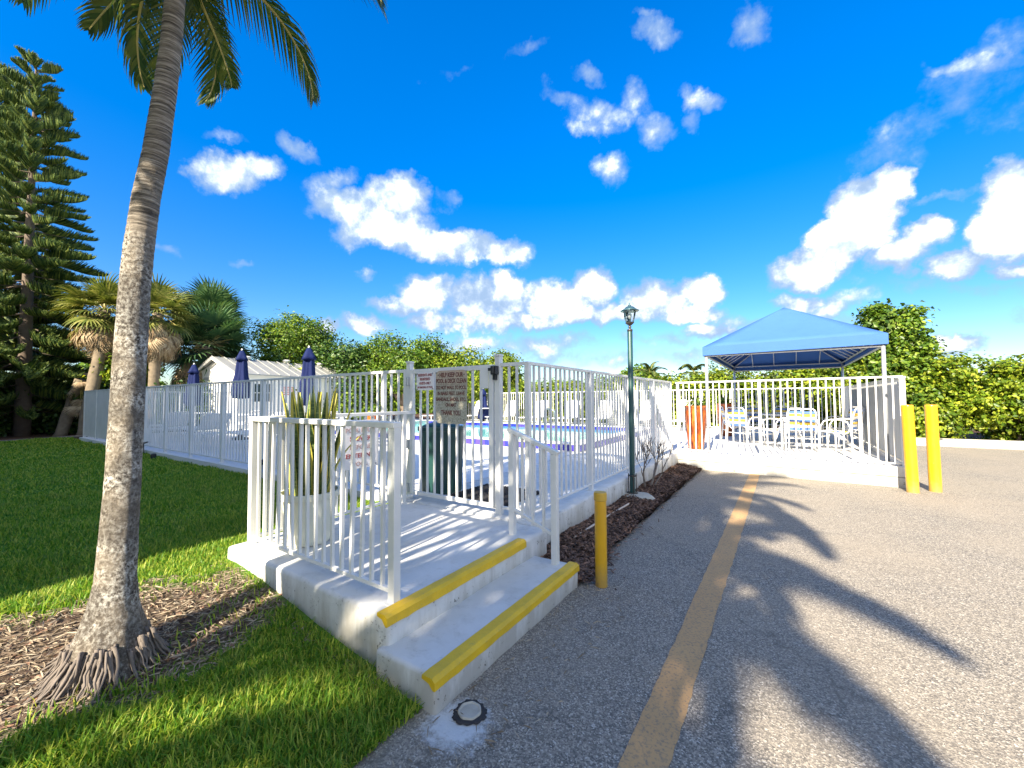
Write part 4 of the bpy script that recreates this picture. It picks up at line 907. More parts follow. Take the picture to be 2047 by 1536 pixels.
urn(-1.45, 13.6, 1.0, 'orange glazed urn farther back behind the left patio chair', 2)
urn(-9.0, 6.9, .85, 'orange glazed urn by the pool seen left of the gate post', 3)

# white strap sun loungers
def lounger(back=62):
    t = thing('sun_lounger', 'x', 'sun lounger', (0, 0, 0)); w = .31; b = R(back)
    mb = MB(); mb.tube([(-w, -.62, .34), (-w, .95, .36), (-w * .8, 1.02, .36), (w * .8, 1.02, .36), (w, .95, .36), (w, -.62, .34), (-w, -.62, .34)], .016, 6); link('frame', mb.mesh('frame', M['white_plastic'], True), t)
    for x in (-w, w):
        for y in (-.5, .8): mb = MB(); mb.tube([(x, y, .34), (x * 1.05, y, .17), (x, y, 0)], .016, 6); link('leg', mb.mesh('leg', M['white_plastic'], True), t)
    mb = MB(); p = lambda f: (-.42 - .78 * f * math.cos(b), .36 + .78 * f * math.sin(b))
    y1, z1 = p(1); y0, z0 = p(0); y9, z9 = p(.93)
    mb.tube([(-w + .02, y0, z0), (-w + .02, y9, z9), (-w + .07, y1, z1), (w - .07, y1, z1), (w - .02, y9, z9), (w - .02, y0, z0)], .015, 6); link('back_frame', mb.mesh('back_frame', M['white_plastic'], True), t)
    bm_ = MB(); bm_.box((0, 0, 0), (2 * w - .05, .058, .006)); sm = bm_.mesh('strap', M['strap_white'])
    for k in range(11): y, z = p((k + .6) / 11.4); link('back_strap', sm, t, (0, y, z), (-b, 0, 0))
    for k in range(17): link('seat_strap', sm, t, (0, -.36 + k * .077, .365))
    return t
lg = lounger(); first = True; grp = 'white loungers along the far side of the pool'
fl = ((-14.3, 14.9), (-12.45, 15.1), (-10.6, 15.2), (-8.95, 15.2), (-7.45, 15.2), (-6.05, 15.2), (-4.35, 15.3), (-2.9, 15.2))
ords = ('first', 'second', 'third', 'fourth', 'fifth', 'sixth', 'seventh', 'eighth')
for i, (x, y) in enumerate(fl):
    o = lg if first else copy_tree(lg); first = False; o.location = (x, y, DZ + .002); o.rotation_euler = (0, 0, R(180 + random.uniform(-5, 5)))
    tag(o, 'white strap lounger with raised back, %s from the left in the row across the pool' % ords[i], 'sun lounger', grp)
lg2 = lounger(34); first = True; grp = 'white loungers behind the left fence'
for i, (x, y, r) in enumerate(((-16.0, 4.7, 92), (-14.4, 4.6, 175), (-13.0, 4.55, 88), (-11.3, 4.6, 178), (-9.9, 4.7, 92), (-8.3, 4.6, 180), (-15.2, 6.6, 90), (-11.6, 6.7, 90))):
    o = lg2 if first else copy_tree(lg2); first = False; o.location = (x, y, DZ + .002); o.rotation_euler = (0, 0, R(r + random.uniform(-5, 5)))
    tag(o, 'white strap lounger lying low, %s from the left behind the lawn fence' % ords[i], 'sun lounger', grp)

# umbrellas folded, with round tables
def umbrella(x, y, top, lab, tl, rz=0):
    t = thing('folded_umbrella', lab, 'umbrella', (x, y, DZ), rz, 'closed navy patio umbrellas')
    mb = MB(); mb.tube([(0, 0, .0), (0, 0, top - DZ - .06)], .02, 8); link('pole', mb.mesh('pole', M['white_plastic'], True), t)
    mb = MB(); mb.lathe([(0, 0), (.24, 0), (.24, .05), (.06, .08), (.04, .3), (0, .31)], 24); link('base', mb.mesh('base', M['lantern_dark'], True), t)
    Zt = top - DZ; mb = MB()
    wob = lambda a, z: 1 + .22 * math.sin(4 * a + z * .8) * min(1, max(0, (Zt - z) / .5)) + .08 * math.sin(9 * a - z * 2)
    mb.lathe([(.03, Zt - 1.42), (.20, Zt - 1.40), (.225, Zt - 1.25), (.205, Zt - 1.0), (.15, Zt - .75), (.13, Zt - .55), (.125, Zt - .40), (.11, Zt - .25), (.075, Zt - .12)], 40, wob=wob); link('folded_canopy', mb.mesh('folded_canopy', M['navy'], True), t)
    mb = MB(); mb.lathe([(.175, Zt - .30), (.14, Zt - .21), (.09, Zt - .10), (.05, Zt - .02), (.0, Zt)], 40, wob=lambda a, z: 1 + .14 * math.sin(4 * a) * min(1, (Zt - z) / .3)); link('vent_cap', mb.mesh('vent_cap', M['navy'], True), t)
    mb = MB(); mb.lathe([(.0, Zt - .01), (.025, Zt), (.018, Zt + .04), (0, Zt + .05)], 12); link('finial', mb.mesh('finial', M['white_plastic'], True), t)
    t = thing('round_table', tl, 'table', (x, y, DZ), 0, 'round white tables under the umbrellas')
    mb = MB(); mb.lathe([(.03, .70), (.55, .70), (.56, .715), (.55, .73), (.03, .73)], 32); link('tabletop', mb.mesh('tabletop', M['white_plastic']), t)
    for k in range(4): a = .5 + 1.571 * k; mb = MB(); mb.tube([(.40 * math.cos(a), .40 * math.sin(a), .70), (.46 * math.cos(a), .46 * math.sin(a), 0)], .018, 6); link('leg', mb.mesh('leg', M['white_plastic']), t)
umbrella(-9.62, 5.5, 2.74, 'nearest closed navy umbrella, right of the other two behind the fence', 'round white table under the nearest umbrella')
umbrella(-13.15, 5.5, 2.93, 'middle closed navy umbrella with purple sheen in front of the shed', 'round white table under the middle umbrella')
umbrella(-16.65, 5.5, 2.70, 'leftmost closed navy umbrella beside the shed gable', 'round white table under the leftmost umbrella')
umbrella(-11.6, 15.0, 1.95, 'distant small closed navy umbrella seen through the gate', 'round white table beside the distant umbrella across the pool')

# ------------------------------------------------------------------ shed
SA = R(10); rd = Vector((-math.sin(SA), math.cos(SA), 0)); qd = Vector((-math.cos(SA), -math.sin(SA), 0)); SC = Vector((-17.9, 7.35, 0)); SL, SW, SE, SR = 8.0, 2.6, 2.58, 3.20
t = thing('pool_house', 'low cream pool house with grey standing seam metal roof', 'building', tuple(SC))
def sp(l, w, z): v = SC + rd * l + qd * w; return (v.x, v.y, z)
mb = MB(); mb.add([sp(0, 0, .1), sp(SL, 0, .1), sp(SL, SW, .1), sp(0, SW, .1), sp(0, 0, SE), sp(SL, 0, SE), sp(SL, SW, SE), sp(0, SW, SE), sp(0, SW / 2, SR - .03), sp(SL, SW / 2, SR - .03)],
       [(0, 4, 5, 1), (1, 5, 9, 6, 2), (2, 6, 7, 3), (3, 7, 8, 4, 0)]); build(mb, 'wall', M['shedwall'], t)
ov = .22; sl = (SR - SE) / (SW / 2)
for sgn in (0, 1):
    w0 = -ov if sgn == 0 else SW + ov; mb = MB(); a = [sp(-ov, w0, SE - sl * ov + .02), sp(SL + ov, w0, SE - sl * ov + .02), sp(SL + ov, SW / 2, SR + .02), sp(-ov, SW / 2, SR + .02)]
    b = [(x, y, z + .035) for x, y, z in a]; mb.add(a + b, [(0, 1, 2, 3), (4, 7, 6, 5), (0, 4, 5, 1), (1, 5, 6, 2), (2, 6, 7, 3), (3, 7, 4, 0)]); rf = build(mb, 'roof', M['roof'], t)
    for i in range(19):
        l = -ov + (SL + 2 * ov) * i / 18; p, q = sp(l, w0, SE - sl * ov + .072), sp(l, SW / 2, SR + .072); mb = MB(); mb.tube([p, q], .018, 4)
        o = link('roof_seam', mb.mesh('roof_seam', M['roof']), rf); o.data.transform(Matrix.Translation(-Vector(origin(rf))))
mb = MB(); a, b = sp(-ov - .01, -ov, SE - sl * ov - .05), sp(-ov - .01, SW / 2, SR - .03); c = sp(-ov - .01, SW + ov, SE - sl * ov - .05)
mb.tube([a, b, c], .045, 4); build(mb, 'barge_board', M['shedwall'], t)
for i in range(4):
    v = sp(1.2 + i * 1.9, SW / 2, SR + .06); mb = MB(); mb.lathe([(.14, 0), (.14, .06), (.18, .07), (.12, .13), (0, .14)], 14, v); build(mb, 'roof_vent', M['shedwall'], t, True)
def on_wall(l, z, w, h, name, m, d=.02, parent=None):
    mb = MB(); v = SC + rd * l - qd * d / 2; mb.box((v.x, v.y, z), (w, d, h), math.atan2(rd.y, rd.x)); return build(mb, name, m, parent or t)
on_wall(1.05, 1.78, .86, .72, 'window', M['window'], .02)
for k in range(3): on_wall(.76 + .29 * k if k else .64, 1.78, .03, .74, 'window_bar', M['shedwall'], .05)
on_wall(1.46, 1.78, .03, .74, 'window_bar', M['shedwall'], .05); on_wall(1.05, 1.78, .86, .03, 'window_bar', M['shedwall'], .052)
on_wall(2.2, 1.88, .82, .50, 'notice_board', M['signwhite'], .03)
for i in range(5): on_wall(2.2, 2.04 - i * .08, .68 - .06 * (i % 2), .035, 'notice_lettering', M['letter_orange'], .036)
on_wall(5.2, 2.12, .45, .30, 'teal_plaque', M['tealsign'], .03)
on_wall(6.4, 1.30, .95, 1.95, 'door', M['shedwall'], .05); on_wall(6.8, 1.25, .05, .12, 'door_handle', M['black'], .09)
on_wall(3.7, .95, .16, .22, 'socket_box', M['table'], .08); on_wall(3.7, 1.35, .08, .30, 'downpipe', M['shedwall'], .08)
for w in (.6, 1.9): v = SC + qd * w - rd * .012; mb = MB(); mb.box((v.x, v.y, 2.38), (.5, .02, .10), math.atan2(qd.y, qd.x)); build(mb, 'gable_vent', M['table'], t)

# ------------------------------------------------------------------ kerb in front of the hedge
mb = MB(); mb.lo((1.8, 16.9, -.02), (40, 17.1, .14)); tag(build(mb, 'kerb', M['concrete'], bevel=.02), kind='structure')
sheet('mulch_ground', -16, 40, 17.1, 24, 8, 4, .09, M['mulch'])
mb = MB(); mb.lo((1.8, 17.1, .0), (40, 17.32, .21)); tag(build(mb, 'kerb', M['footing'], bevel=.02), kind='structure')
# ------------------------------------------------------------------ the leaning palm in the lawn
t = thing('palm_tree', 'leaning ringed palm with lichen-spotted trunk in the foreground lawn', 'palm tree', (-2.8, .61, .2))
ctr = [(-2.80, .61, .12), (-2.81, .612, .25), (-2.825, .62, .42), (-2.84, .63, .55), (-2.875, .645, .75), (-2.91, .66, .95), (-2.95, .675, 1.2), (-2.99, .69, 1.46), (-3.03, .705, 1.75), (-3.06, .72, 2.03), (-3.085, .74, 2.33), (-3.10, .77, 2.64), (-3.095, .81, 2.96), (-3.10, .84, 3.29), (-3.115, .87, 3.63), (-3.13, .89, 3.98), (-3.14, .90, 4.15)]
rad = [.180, .150, .100, .081, .076, .073, .072, .071, .071, .070, .068, .065, .061, .057, .054, .051, .050]
cz = np.array([c[2] for c in ctr]); zs = np.concatenate([np.arange(.12, .9, .018), np.arange(.9, 4.15, .0125)])
mb = MB(); nseg = 40; vs = []; from mathutils import noise as mno
for i, z in enumerate(zs):
    x = np.interp(z, cz, [c[0] for c in ctr]); y = np.interp(z, cz, [c[1] for c in ctr]); r = np.interp(z, cz, rad)
    ringy = min(1, max(0, (z - 1.5) / .9))
    for k in range(nseg):
        a = 2 * math.pi * k / nseg
        irr = mno.noise(Vector((math.cos(a) * 3, math.sin(a) * 3, z * 5))) * .035 + mno.noise(Vector((math.cos(a) * 9, math.sin(a) * 9, z * 16))) * .02
        saw = ((z * 21 + .35 * mno.noise(Vector((math.cos(a) * 1.5, math.sin(a) * 1.5, z * 2)))) % 1.0)
        irr += ringy * (.035 * (1 - saw) - .015)
        fl = 1 + (.10 * math.sin(a * 9 + 1) + .07 * math.sin(a * 17)) * max(0, (.40 - z) / .25)
        vs.append((x + r * (1 + irr) * fl * math.cos(a), y + r * (1 + irr) * fl * math.sin(a), z))
mb.add(vs, [(i * nseg + k, i * nseg + (k + 1) % nseg, (i + 1) * nseg + (k + 1) % nseg, (i + 1) * nseg + k) for i in range(len(zs) - 1) for k in range(nseg)])
build(mb, 'trunk', M['palmbark'], t, True)
rr_ = random.Random(3)
for i in range(240):     # root mat
    a = rr_.uniform(0, 6.283); r0_ = rr_.uniform(.12, .165); ln = rr_.uniform(.03, .12) * (1.25 if math.sin(a) < .3 else .9); x, y, z0 = -2.80 + r0_ * math.cos(a), .61 + r0_ * math.sin(a), rr_.uniform(.235, .31)
    pts = []
    for k in range(7):
        s = k / 6; aa = a + rr_.uniform(-.045, .045); rr2 = r0_ + ln * s ** 1.1; px, py = -2.80 + rr2 * math.cos(aa), .61 + rr2 * math.sin(aa)
        pts.append((px, py, (z0 - .02) * (1 - s) ** 1.6 + float(lawn_z(px, py)) * (1 - (1 - s) ** 1.6) + .012 * (1 - s)))
    q = rr_.uniform(.0035, .0085); mb = MB(); mb.tube(pts, [q * (1.15 - .6 * k / 6) for k in range(7)], 6, jit=.15); build(mb, 'root', M['root'], t, True)

def frond_mesh(name, L, droop, ll, lw, n=46, hang=.5, start=.12, seed=0, ml='frond'):
    """pinnate palm frond along +X, arching down; rib and leaflets in one mesh"""
    g = random.Random(seed); mb = MB(); pts = []; ang = .55; x = z = 0; N = 22
    for i in range(N + 1):
        pts.append(Vector((x, 0, z))); a = ang - droop * (i / N) ** 1.25; x += L / N * math.cos(a); z += L / N * math.sin(a)
    mb.mi = 0; mb.tube(pts, [.022 * (1 - .85 * i / N) + .003 for i in range(N + 1)], 5)
    mb.mi = 1
    for i in range(n):
        s = start + (1 - start) * i / (n - 1); f = s * N; k = min(int(f), N - 1); p = pts[k].lerp(pts[k + 1], f - k); tdir = (pts[k + 1] - pts[k]).normalized()
        l = ll * (math.sin(math.pi * min(1, .22 + .78 * s)) ** .6 * .85 + .15) * g.uniform(.85, 1.1)
        for sd in (-1, 1):
            fwd = .55 + .5 * s + g.uniform(-.08, .08)
            d = (tdir * fwd + Vector((0, sd, 0)) * (1.0 - .35 * s) + Vector((0, 0, .12))).normalized(); w = lw * g.uniform(.8, 1.15); q = Vector(p); seg = 5; vs = []; wd = tdir.cross(d).normalized().cross(d).normalized()
            for j in range(seg + 1):
                ww = w * (1, 1.15, 1.0, .75, .42, .04)[j] / 2; vs += [q - wd * ww, q + wd * ww]
                d = (d + Vector((0, 0, -hang * (j + 1) / seg * g.uniform(.7, 1.3)))).normalized(); q = q + d * l / seg
            mb.add(vs, [(2 * j, 2 * j + 1, 2 * j + 3, 2 * j + 2) for j in range(seg)])
    me = mb.mesh(name, [M['frond_rib'], M[ml]]); return me
FR = [frond_mesh('frond', 1.75, 2.3, .52, .021, 50, .85, .10, s) for s in range(3)]
FRL = [frond_mesh('frond', 2.7, 2.0, .62, .050, 54, .40, .08, s + 9) for s in range(2)]
hub = Vector((-3.14, .90, 4.30)) - Vector(t.location)
put_frond = lambda me, az, tilt, sc=1.0, roll=0: _pf(me, az, tilt, sc, roll, hub, t)
def _pf(me, az, tilt, sc, roll, h, parent):
    o = link('frond', me, parent, tuple(h)); o.rotation_euler = (Matrix.Rotation(R(az), 3, 'Z') @ Matrix.Rotation(R(-tilt), 3, 'Y') @ Matrix.Rotation(R(roll), 3, 'X')).to_euler(); o.scale = (sc,) * 3; return o
FRONDS = [(100, 10, .76, 0), (182, -12, .66, -10), (190, 2, .62, 20), (141, -12, .62, 15), (128, -30, .5, -20), (208, 14, .82, 0), (50, 24, .9, 0), (168, -30, .55, 10), (228, 34, .9, 0), (-75, 25, 1.0, 0), (-20, 25, 1.0, 0), (0, 48, 1.0, 0), (115, 66, .8, 0), (240, 55, 1.0, 0), (290, 20, 1, 0), (330, 10, .9, 0), (180, 62, .8, 0)]
for i, (az, ti, sc, ro) in enumerate(FRONDS): put_frond(FR[i % 3], az, ti, sc, ro)

# feather palms elsewhere: behind the camera (their shadow falls on the asphalt) and far away over the hedge
def feather_palm(x, y, h, lab, n=15, sc=1.0, lean=(0, 0), meshes=FRL, seed=0, tr=.15, grp=None, el=(-20, 75)):
    g = random.Random(seed); t = thing('coconut_palm', lab, 'palm tree', (x, y, 0), 0, grp)
    pts = [(lean[0] * (k / 8) ** 1.6, lean[1] * (k / 8) ** 1.6, h * k / 8) for k in range(9)]; mb = MB(); mb.tube([(p[0], p[1], p[2] - .1) for p in pts], [tr * 1.5] + [tr * (1.05 - .3 * k / 8) for k in range(1, 9)], 14, jit=.03)
    link('trunk', mb.mesh('trunk', M['sabalbark'], True), t)
    for k in range(n): _pf(meshes[k % len(meshes)], k * 137.5 + g.uniform(-12, 12), el[0] + (el[1] - el[0]) * ((k * 7) % n) / n, sc * g.uniform(.85, 1.1), g.uniform(-15, 15), Vector((pts[-1][0], pts[-1][1], h - .1)), t)
    return t
for (x, y, h, ln, sc, sd), wh in zip(PALMS_BEHIND, ('nearest the stripe line', 'tallest of the three', 'shortest of the three')):
    feather_palm(x, y, h, 'coconut palm behind the camera shading the asphalt, ' + wh, 20, sc, ln, FRL, sd, .13, 'palms behind the camera')
feather_palm(10.8, 27, 4.0, 'distant feathery palm rising over the hedge at the right', 14, .62, seed=31)
feather_palm(16.6, 28, 3.6, 'second distant feathery palm low over the hedge at far right', 12, .55, seed=32)
feather_palm(-5.6, 33, 3.5, 'distant feathery palm just right of the lamp post', 14, .7, seed=33)
feather_palm(-9.0, 34, 3.3, 'distant feathery palm half hidden behind the lamp post', 13, .7, seed=34)

# ------------------------------------------------------------------ sabal (fan) palms
def fan_mesh(name, rad, pet, droop, m, seed, nseg=26, spread=250):
    g = random.Random(seed); mb = MB(); mb.mi = 0; pts = [Vector((pet * k / 5, 0, -.10 * pet * (k / 5) ** 2)) for k in range(6)]; mb.tube(pts, .014, 4); c = pts[-1]; mb.mi = 1
    for i in range(nseg):
        a = R(-spread / 2 + spread * i / (nseg - 1)); l = rad * (1 - .25 * abs(a) / 2.2) * g.uniform(.88, 1.05); d = Vector((math.cos(a), math.sin(a), .10)); q = Vector(c); vs = []; sd = Vector((-math.sin(a), math.cos(a), 0)); w = rad * .075
        for j in range(6):
            ww = w * (.25, .9, 1.0, .7, .38, .04)[j] / 2; vs += [q - sd * ww, q + sd * ww]; d = (d + Vector((-.0, 0, -droop * (j / 5) ** 1.3 * g.uniform(.6, 1.4)))).normalized(); q = q + d * l / 5
        mb.add(vs, [(2 * j, 2 * j + 1, 2 * j + 3, 2 * j + 2) for j in range(5)])
    return mb.mesh(name, [M['frond_rib'], M[m]])
FAN = [fan_mesh('fan_leaf', .95, .75, .55, 'fan', s) for s in range(3)]; FANB = [fan_mesh('fan_leaf', .95, .8, .35, 'fan_blue', s + 5) for s in range(3)]; FAND = [fan_mesh('fan_leaf', .8, .55, 1.1, 'fan_dead', s + 8, spread=160) for s in range(3)]
def sabal(pts, r, lab, nl=34, nd=16, sc=1.0, ms=FAN, seed=0, el0=-50):
    g = random.Random(seed); b = Vector(pts[0]); t = thing('sabal_palm', lab, 'palm tree', tuple(b)); mb = MB()
    P_ = [Vector(p) for p in pts]; fine = []
    for i in range(len(P_) - 1):
        for k in range(6): fine.append(P_[i].lerp(P_[i + 1], k / 6))
    fine.append(P_[-1]); mb.tube(fine, [r * (1.25 if i == 0 else 1) * (1 + .05 * math.sin(i * 5)) for i in range(len(fine))], 16, jit=.04); build(mb, 'trunk', M['sabalbark'], t, True); top = P_[-1] - b
    for k in range(nl): _ff(ms[k % 3], k * 137.5 + g.uniform(-15, 15), el0 + (82 - el0) * (k + .5) / nl + g.uniform(-8, 8), sc * g.uniform(.85, 1.1), top, t, 'fan_leaf', g)
    for k in range(nd): _ff(FAND[k % 3], k * 137.5 + g.uniform(-20, 20), g.uniform(-84, -38), sc * g.uniform(1.0, 1.35), top - Vector((0, 0, g.uniform(0, .75))), t, 'dead_leaf', g)
    return t
def _ff(me, az, tilt, sc, h, parent, nm, g):
    o = link(nm, me, parent, tuple(h)); o.rotation_euler = (Matrix.Rotation(R(az), 3, 'Z') @ Matrix.Rotation(R(-tilt), 3, 'Y') @ Matrix.Rotation(R(g.uniform(-25, 25)), 3, 'X')).to_euler(); o.scale = (sc,) * 3
sabal([(-21.4, 3.75, .1), (-21.4, 3.9, 1.6), (-21.6, 4.15, 3.2), (-21.9, 4.3, 5.0)], .19, 'golden sabal palm just beyond the left end of the fence', 44, 60, .92, FAN, 1, -45)
sabal([(-20.2, 5.4, .3), (-20.2, 5.4, 2.2), (-20.3, 5.5, 4.9)], .18, 'golden sabal palm with straight trunk directly behind the leaning palm', 44, 60, .92, FAN, 2, -40)
sabal([(-22.6, 3.35, .1), (-22.7, 3.6, 1.2), (-22.3, 3.8, 2.3)], .18, 'short mossy sabal stump with dead brown skirt at the far left', 2, 9, .55, FAND, 3)
sabal([(-21.0, 7.4, .2), (-21.0, 7.4, 1.8), (-21.1, 7.4, 3.9)], .24, 'broad blue green sabal palm with grey dead skirt beside the shed gable', 46, 60, 1.3, FANB, 4, -35)
sabal([(-23.5, 8.5, .2), (-23.5, 8.5, 5.6)], .2, 'dark sabal palm crowded behind the other fan palms', 40, 30, 1.2, FANB, 5, -40)

# ------------------------------------------------------------------ Norfolk pines
def branch_mesh(L, seed, dens=1.0):
    g = random.Random(seed); mb = MB(); mb.mi = 0; N = 14; pts = []; x = z = 0
    for i in range(N + 1):
        pts.append(Vector((x, .04 * L * math.sin(i * .6 + seed), z))); a = -.10 + .34 * (i / N) ** 1.6 - .05; x += L / N * math.cos(a); z += L / N * math.sin(a)
    mb.tube(pts, [.03 * (1 - .8 * i / N) for i in range(N + 1)], 4); mb.mi = 1
    n = int(44 * dens * L / 2)
    for i in range(n):
        s = .22 + .78 * (i / n) ** .8; f = s * N; k = min(int(f), N - 1); p = pts[k].lerp(pts[k + 1], f - k)
        for sd in (-1, 1):
            l = (.20 + .34 * math.sin(math.pi * min(1, .2 + .8 * s))) * g.uniform(.7, 1.2) * min(1, L / 1.3); d = Vector((.75, sd * g.uniform(.5, 1.1), g.uniform(.05, .4))).normalized(); q = Vector(p); prev = None; vs = []
            for j in range(4):   # rope-like branchlet of needles, triangular section with ragged outline
                r = (.018, .025, .020, .003)[j] * g.uniform(.8, 1.25); u = d.cross(Vector((0, 0, 1))).normalized(); w = u.cross(d)
                vs += [q + u * r, q - u * r * .5 + w * r * .87, q - u * r * .5 - w * r * .87]; d = (d + Vector((.1, 0, .32))).normalized(); q = q + d * l / 3
            mb.add(vs, [(3 * j + a, 3 * j + (a + 1) % 3, 3 * j + 3 + (a + 1) % 3, 3 * j + 3 + a) for j in range(3) for a in range(3)])
            for j in range(5):   # needle tufts
                c = Vector(vs[g.randrange(len(vs))]); e = Vector((g.uniform(-1, 1), g.uniform(-1, 1), g.uniform(-.2, 1))).normalized() * .085; u = e.cross(Vector((.3, .2, 1))).normalized() * .011
                mb.add([c - u, c + u, c + e], [(0, 1, 2)])
    return mb.mesh('branch', [M['bark'], M['pine']])
BR = [branch_mesh(2.4, s, 2.1) for s in range(4)]; BRS = [branch_mesh(1.4, s + 7, 2.4) for s in range(3)]
def norfolk(x, y, h, rmax, lab, seed, z0=1.2):
    g = random.Random(seed); t = thing('norfolk_pine', lab, 'pine tree', (x, y, .1)); mb = MB(); mb.tube([(0, 0, h * k / 10) for k in range(11)], [.24 * (1 - .09 * k) for k in range(11)], 12, jit=.03); link('trunk', mb.mesh('trunk', M['bark'], True), t); z = z0; w = 0
    while z < h - .1 and w < 60:
        f = z / h; r = rmax * min(1, (1.06 - f) ** .62 * 1.12) * (0.85 if f < .15 else 1)
        nb = 6 if f < .9 else 5
        for k in range(nb):
            rr = r * g.uniform(.70, 1.14); me = (BR if rr > 1.3 else BRS)[g.randrange(3)]; sc = rr / (2.4 if rr > 1.3 else 1.4)
            o = link('branch', me, t, (0, 0, z + g.uniform(-.15, .15))); o.rotation_euler = (Matrix.Rotation(R(k * 360 / nb + w * 31 + g.uniform(-9, 9)), 3, 'Z') @ Matrix.Rotation(R(-(-12 + 44 * f ** 2.2 + g.uniform(-5, 5))), 3, 'Y')).to_euler(); o.scale = (sc, sc * g.uniform(.85, 1.2), sc * g.uniform(.8, 1.5))
        z += .34 + .14 * (1 - f); w += 1
norfolk(-24.2, 2.6, 15.0, 2.5, 'tall norfolk pine with tiered upswept branches left of the palms', 1)
norfolk(-27.6, 1.9, 15.6, 2.9, 'norfolk pine cut off by the left edge behind the first', 2, 2)

# ------------------------------------------------------------------ broadleaf trees and hedges
def crown_points(lobes, n, seed, clump=.24):
    g = np.random.default_rng(seed); C = np.array([l[:3] for l in lobes], float); Rr = np.array([l[3:] for l in lobes], float)
    w = (Rr ** 2).mean(1); w /= w.sum(); nc = n // 22; id_ = g.choice(len(lobes), nc, p=w); d = g.normal(size=(nc, 3)); d /= np.linalg.norm(d, axis=1)[:, None]
    cc = C[id_] + d * Rr[id_] * (g.uniform(.35, 1.04, nc) ** .6)[:, None]; k = g.integers(0, nc, n); off = g.normal(size=(n, 3)) * clump * np.array([1, 1, .6])
    P_ = cc[k] + off; P_[:, 2] = np.maximum(P_[:, 2], .08); return P_, d[k]
def tree(name, lab, cat, base, lobes, n, size, m, seed, trunk=.14, grp=None, clump=.24, asp=.62):
    t = thing(name, lab, cat, base, 0, grp); P_, d = crown_points(lobes, n, seed, clump); b = np.array(base)
    link('crown', leaves_mesh('crown', P_ - b, size, m, aspect=asp, seed=seed, out=d), t)
    g = random.Random(seed); mb = MB(); B0 = Vector(base); top = Vector(np.mean([l[:3] for l in lobes], 0)); fork = B0.lerp(top, .35)
    mb.tube([B0, B0.lerp(fork, .5) + Vector((.06, .05, 0)), fork], [trunk * 1.2, trunk, trunk * .85], 10, jit=.06)
    for l in lobes[:14]:
        c = Vector(l[:3]); mid = fork.lerp(c, .5) + Vector((g.uniform(-.2, .2), g.uniform(-.2, .2), .15)); mb.tube([fork, mid, c], [trunk * .5, trunk * .34, trunk * .12], 6, jit=.06)
        for q in range(4): e = c + Vector((g.uniform(-1, 1) * l[3], g.uniform(-1, 1) * l[3], g.uniform(0, .9) * l[-1])) * .8; mb.tube([c, c.lerp(e, .5) + Vector((0, 0, .08)), e], [trunk * .12, trunk * .08, .008], 4)
    build(mb, 'trunk', M['bark'], t, True); return t
def rl(cx, cy, cz, sp, r, n, seed):
    g = random.Random(seed); return [(cx + g.uniform(-1, 1) * sp[0], cy + g.uniform(-1, 1) * sp[1], cz + g.uniform(-1, 1) * sp[2], r * g.uniform(.7, 1.2), r * g.uniform(.7, 1.2), r * g.uniform(.6, 1.0)) for _ in range(n)]
tree('broadleaf_tree', 'rounded broadleaf tree behind the shed roof, tallest of the green trees', 'tree', (-22.2, 12.0, .1), rl(-22.3, 12.0, 4.6, (1.5, 1.3, 1.25), 1.05, 15, 1) + rl(-22.3, 12.0, 2.2, (1.9, 1.5, .8), 1.1, 7, 2), 26000, .15, M['leaf_mid'], 1, .2)
tree('broadleaf_tree', 'lower dark leafy tree to the right of the rounded one behind the shed', 'tree', (-19.8, 13.8, .1), rl(-19.8, 13.8, 3.1, (2.0, 1.2, .9), 1.0, 12, 3), 17000, .15, M['leaf_dark'], 2, .16)
tree('broadleaf_tree', 'spreading yellow green tree above the far end of the shed roof', 'tree', (-16.9, 14.9, .1), rl(-16.9, 14.9, 3.2, (1.7, 1.2, 1.1), .95, 14, 4), 20000, .14, M['leaf_mid'], 3, .15)
tree('broadleaf_tree', 'yellow green tree directly behind the large gate sign', 'tree', (-14.3, 15.9, .1), rl(-14.3, 15.9, 2.9, (1.6, 1.0, .9), .9, 13, 5), 18000, .14, M['leaf_yellow'], 4, .14)
tree('broadleaf_tree', 'small loose leafy tree peeking over the gate latch', 'tree', (-13.2, 18.8, .1), rl(-13.2, 18.8, 2.9, (.9, .7, .85), .5, 9, 6), 5000, .14, M['leaf_yellow'], 5, .1)
tree('broadleaf_tree', 'tall ragged green tree rising right of the blue canopy', 'tree', (3.1, 18.3, .1), [(2.75, 18.3, 3.9, .5, .6, .42), (3.25, 18.3, 3.7, .55, .6, .5), (2.6, 18.3, 3.2, .75, .7, .6), (3.35, 18.3, 3.0, .7, .7, .6), (3.0, 18.3, 2.4, 1.0, .8, .6), (2.2, 18.3, 2.3, .8, .7, .5), (3.0, 18.0, 1.4, 1.1, .8, .8), (2.7, 18.2, 4.25, .3, .3, .3), (3.5, 18.3, 4.1, .3, .3, .25)], 24000, .13, M['leaf_mid'], 6, .12, None, .15, .75)
for (x, y, z, rx, ry, rz, nl, lab, sd) in SHADE_TREES:
    tree('broadleaf_tree', lab, 'tree', (x, y, 0), rl(x, y, z, (rx, ry, rz), .55, 11, sd), nl, .17, M['leaf_mid'], sd, .12, None, .20)
gsh = random.Random(12)
ORD = ('first', 'second', 'third', 'fourth', 'fifth', 'sixth', 'seventh', 'eighth')
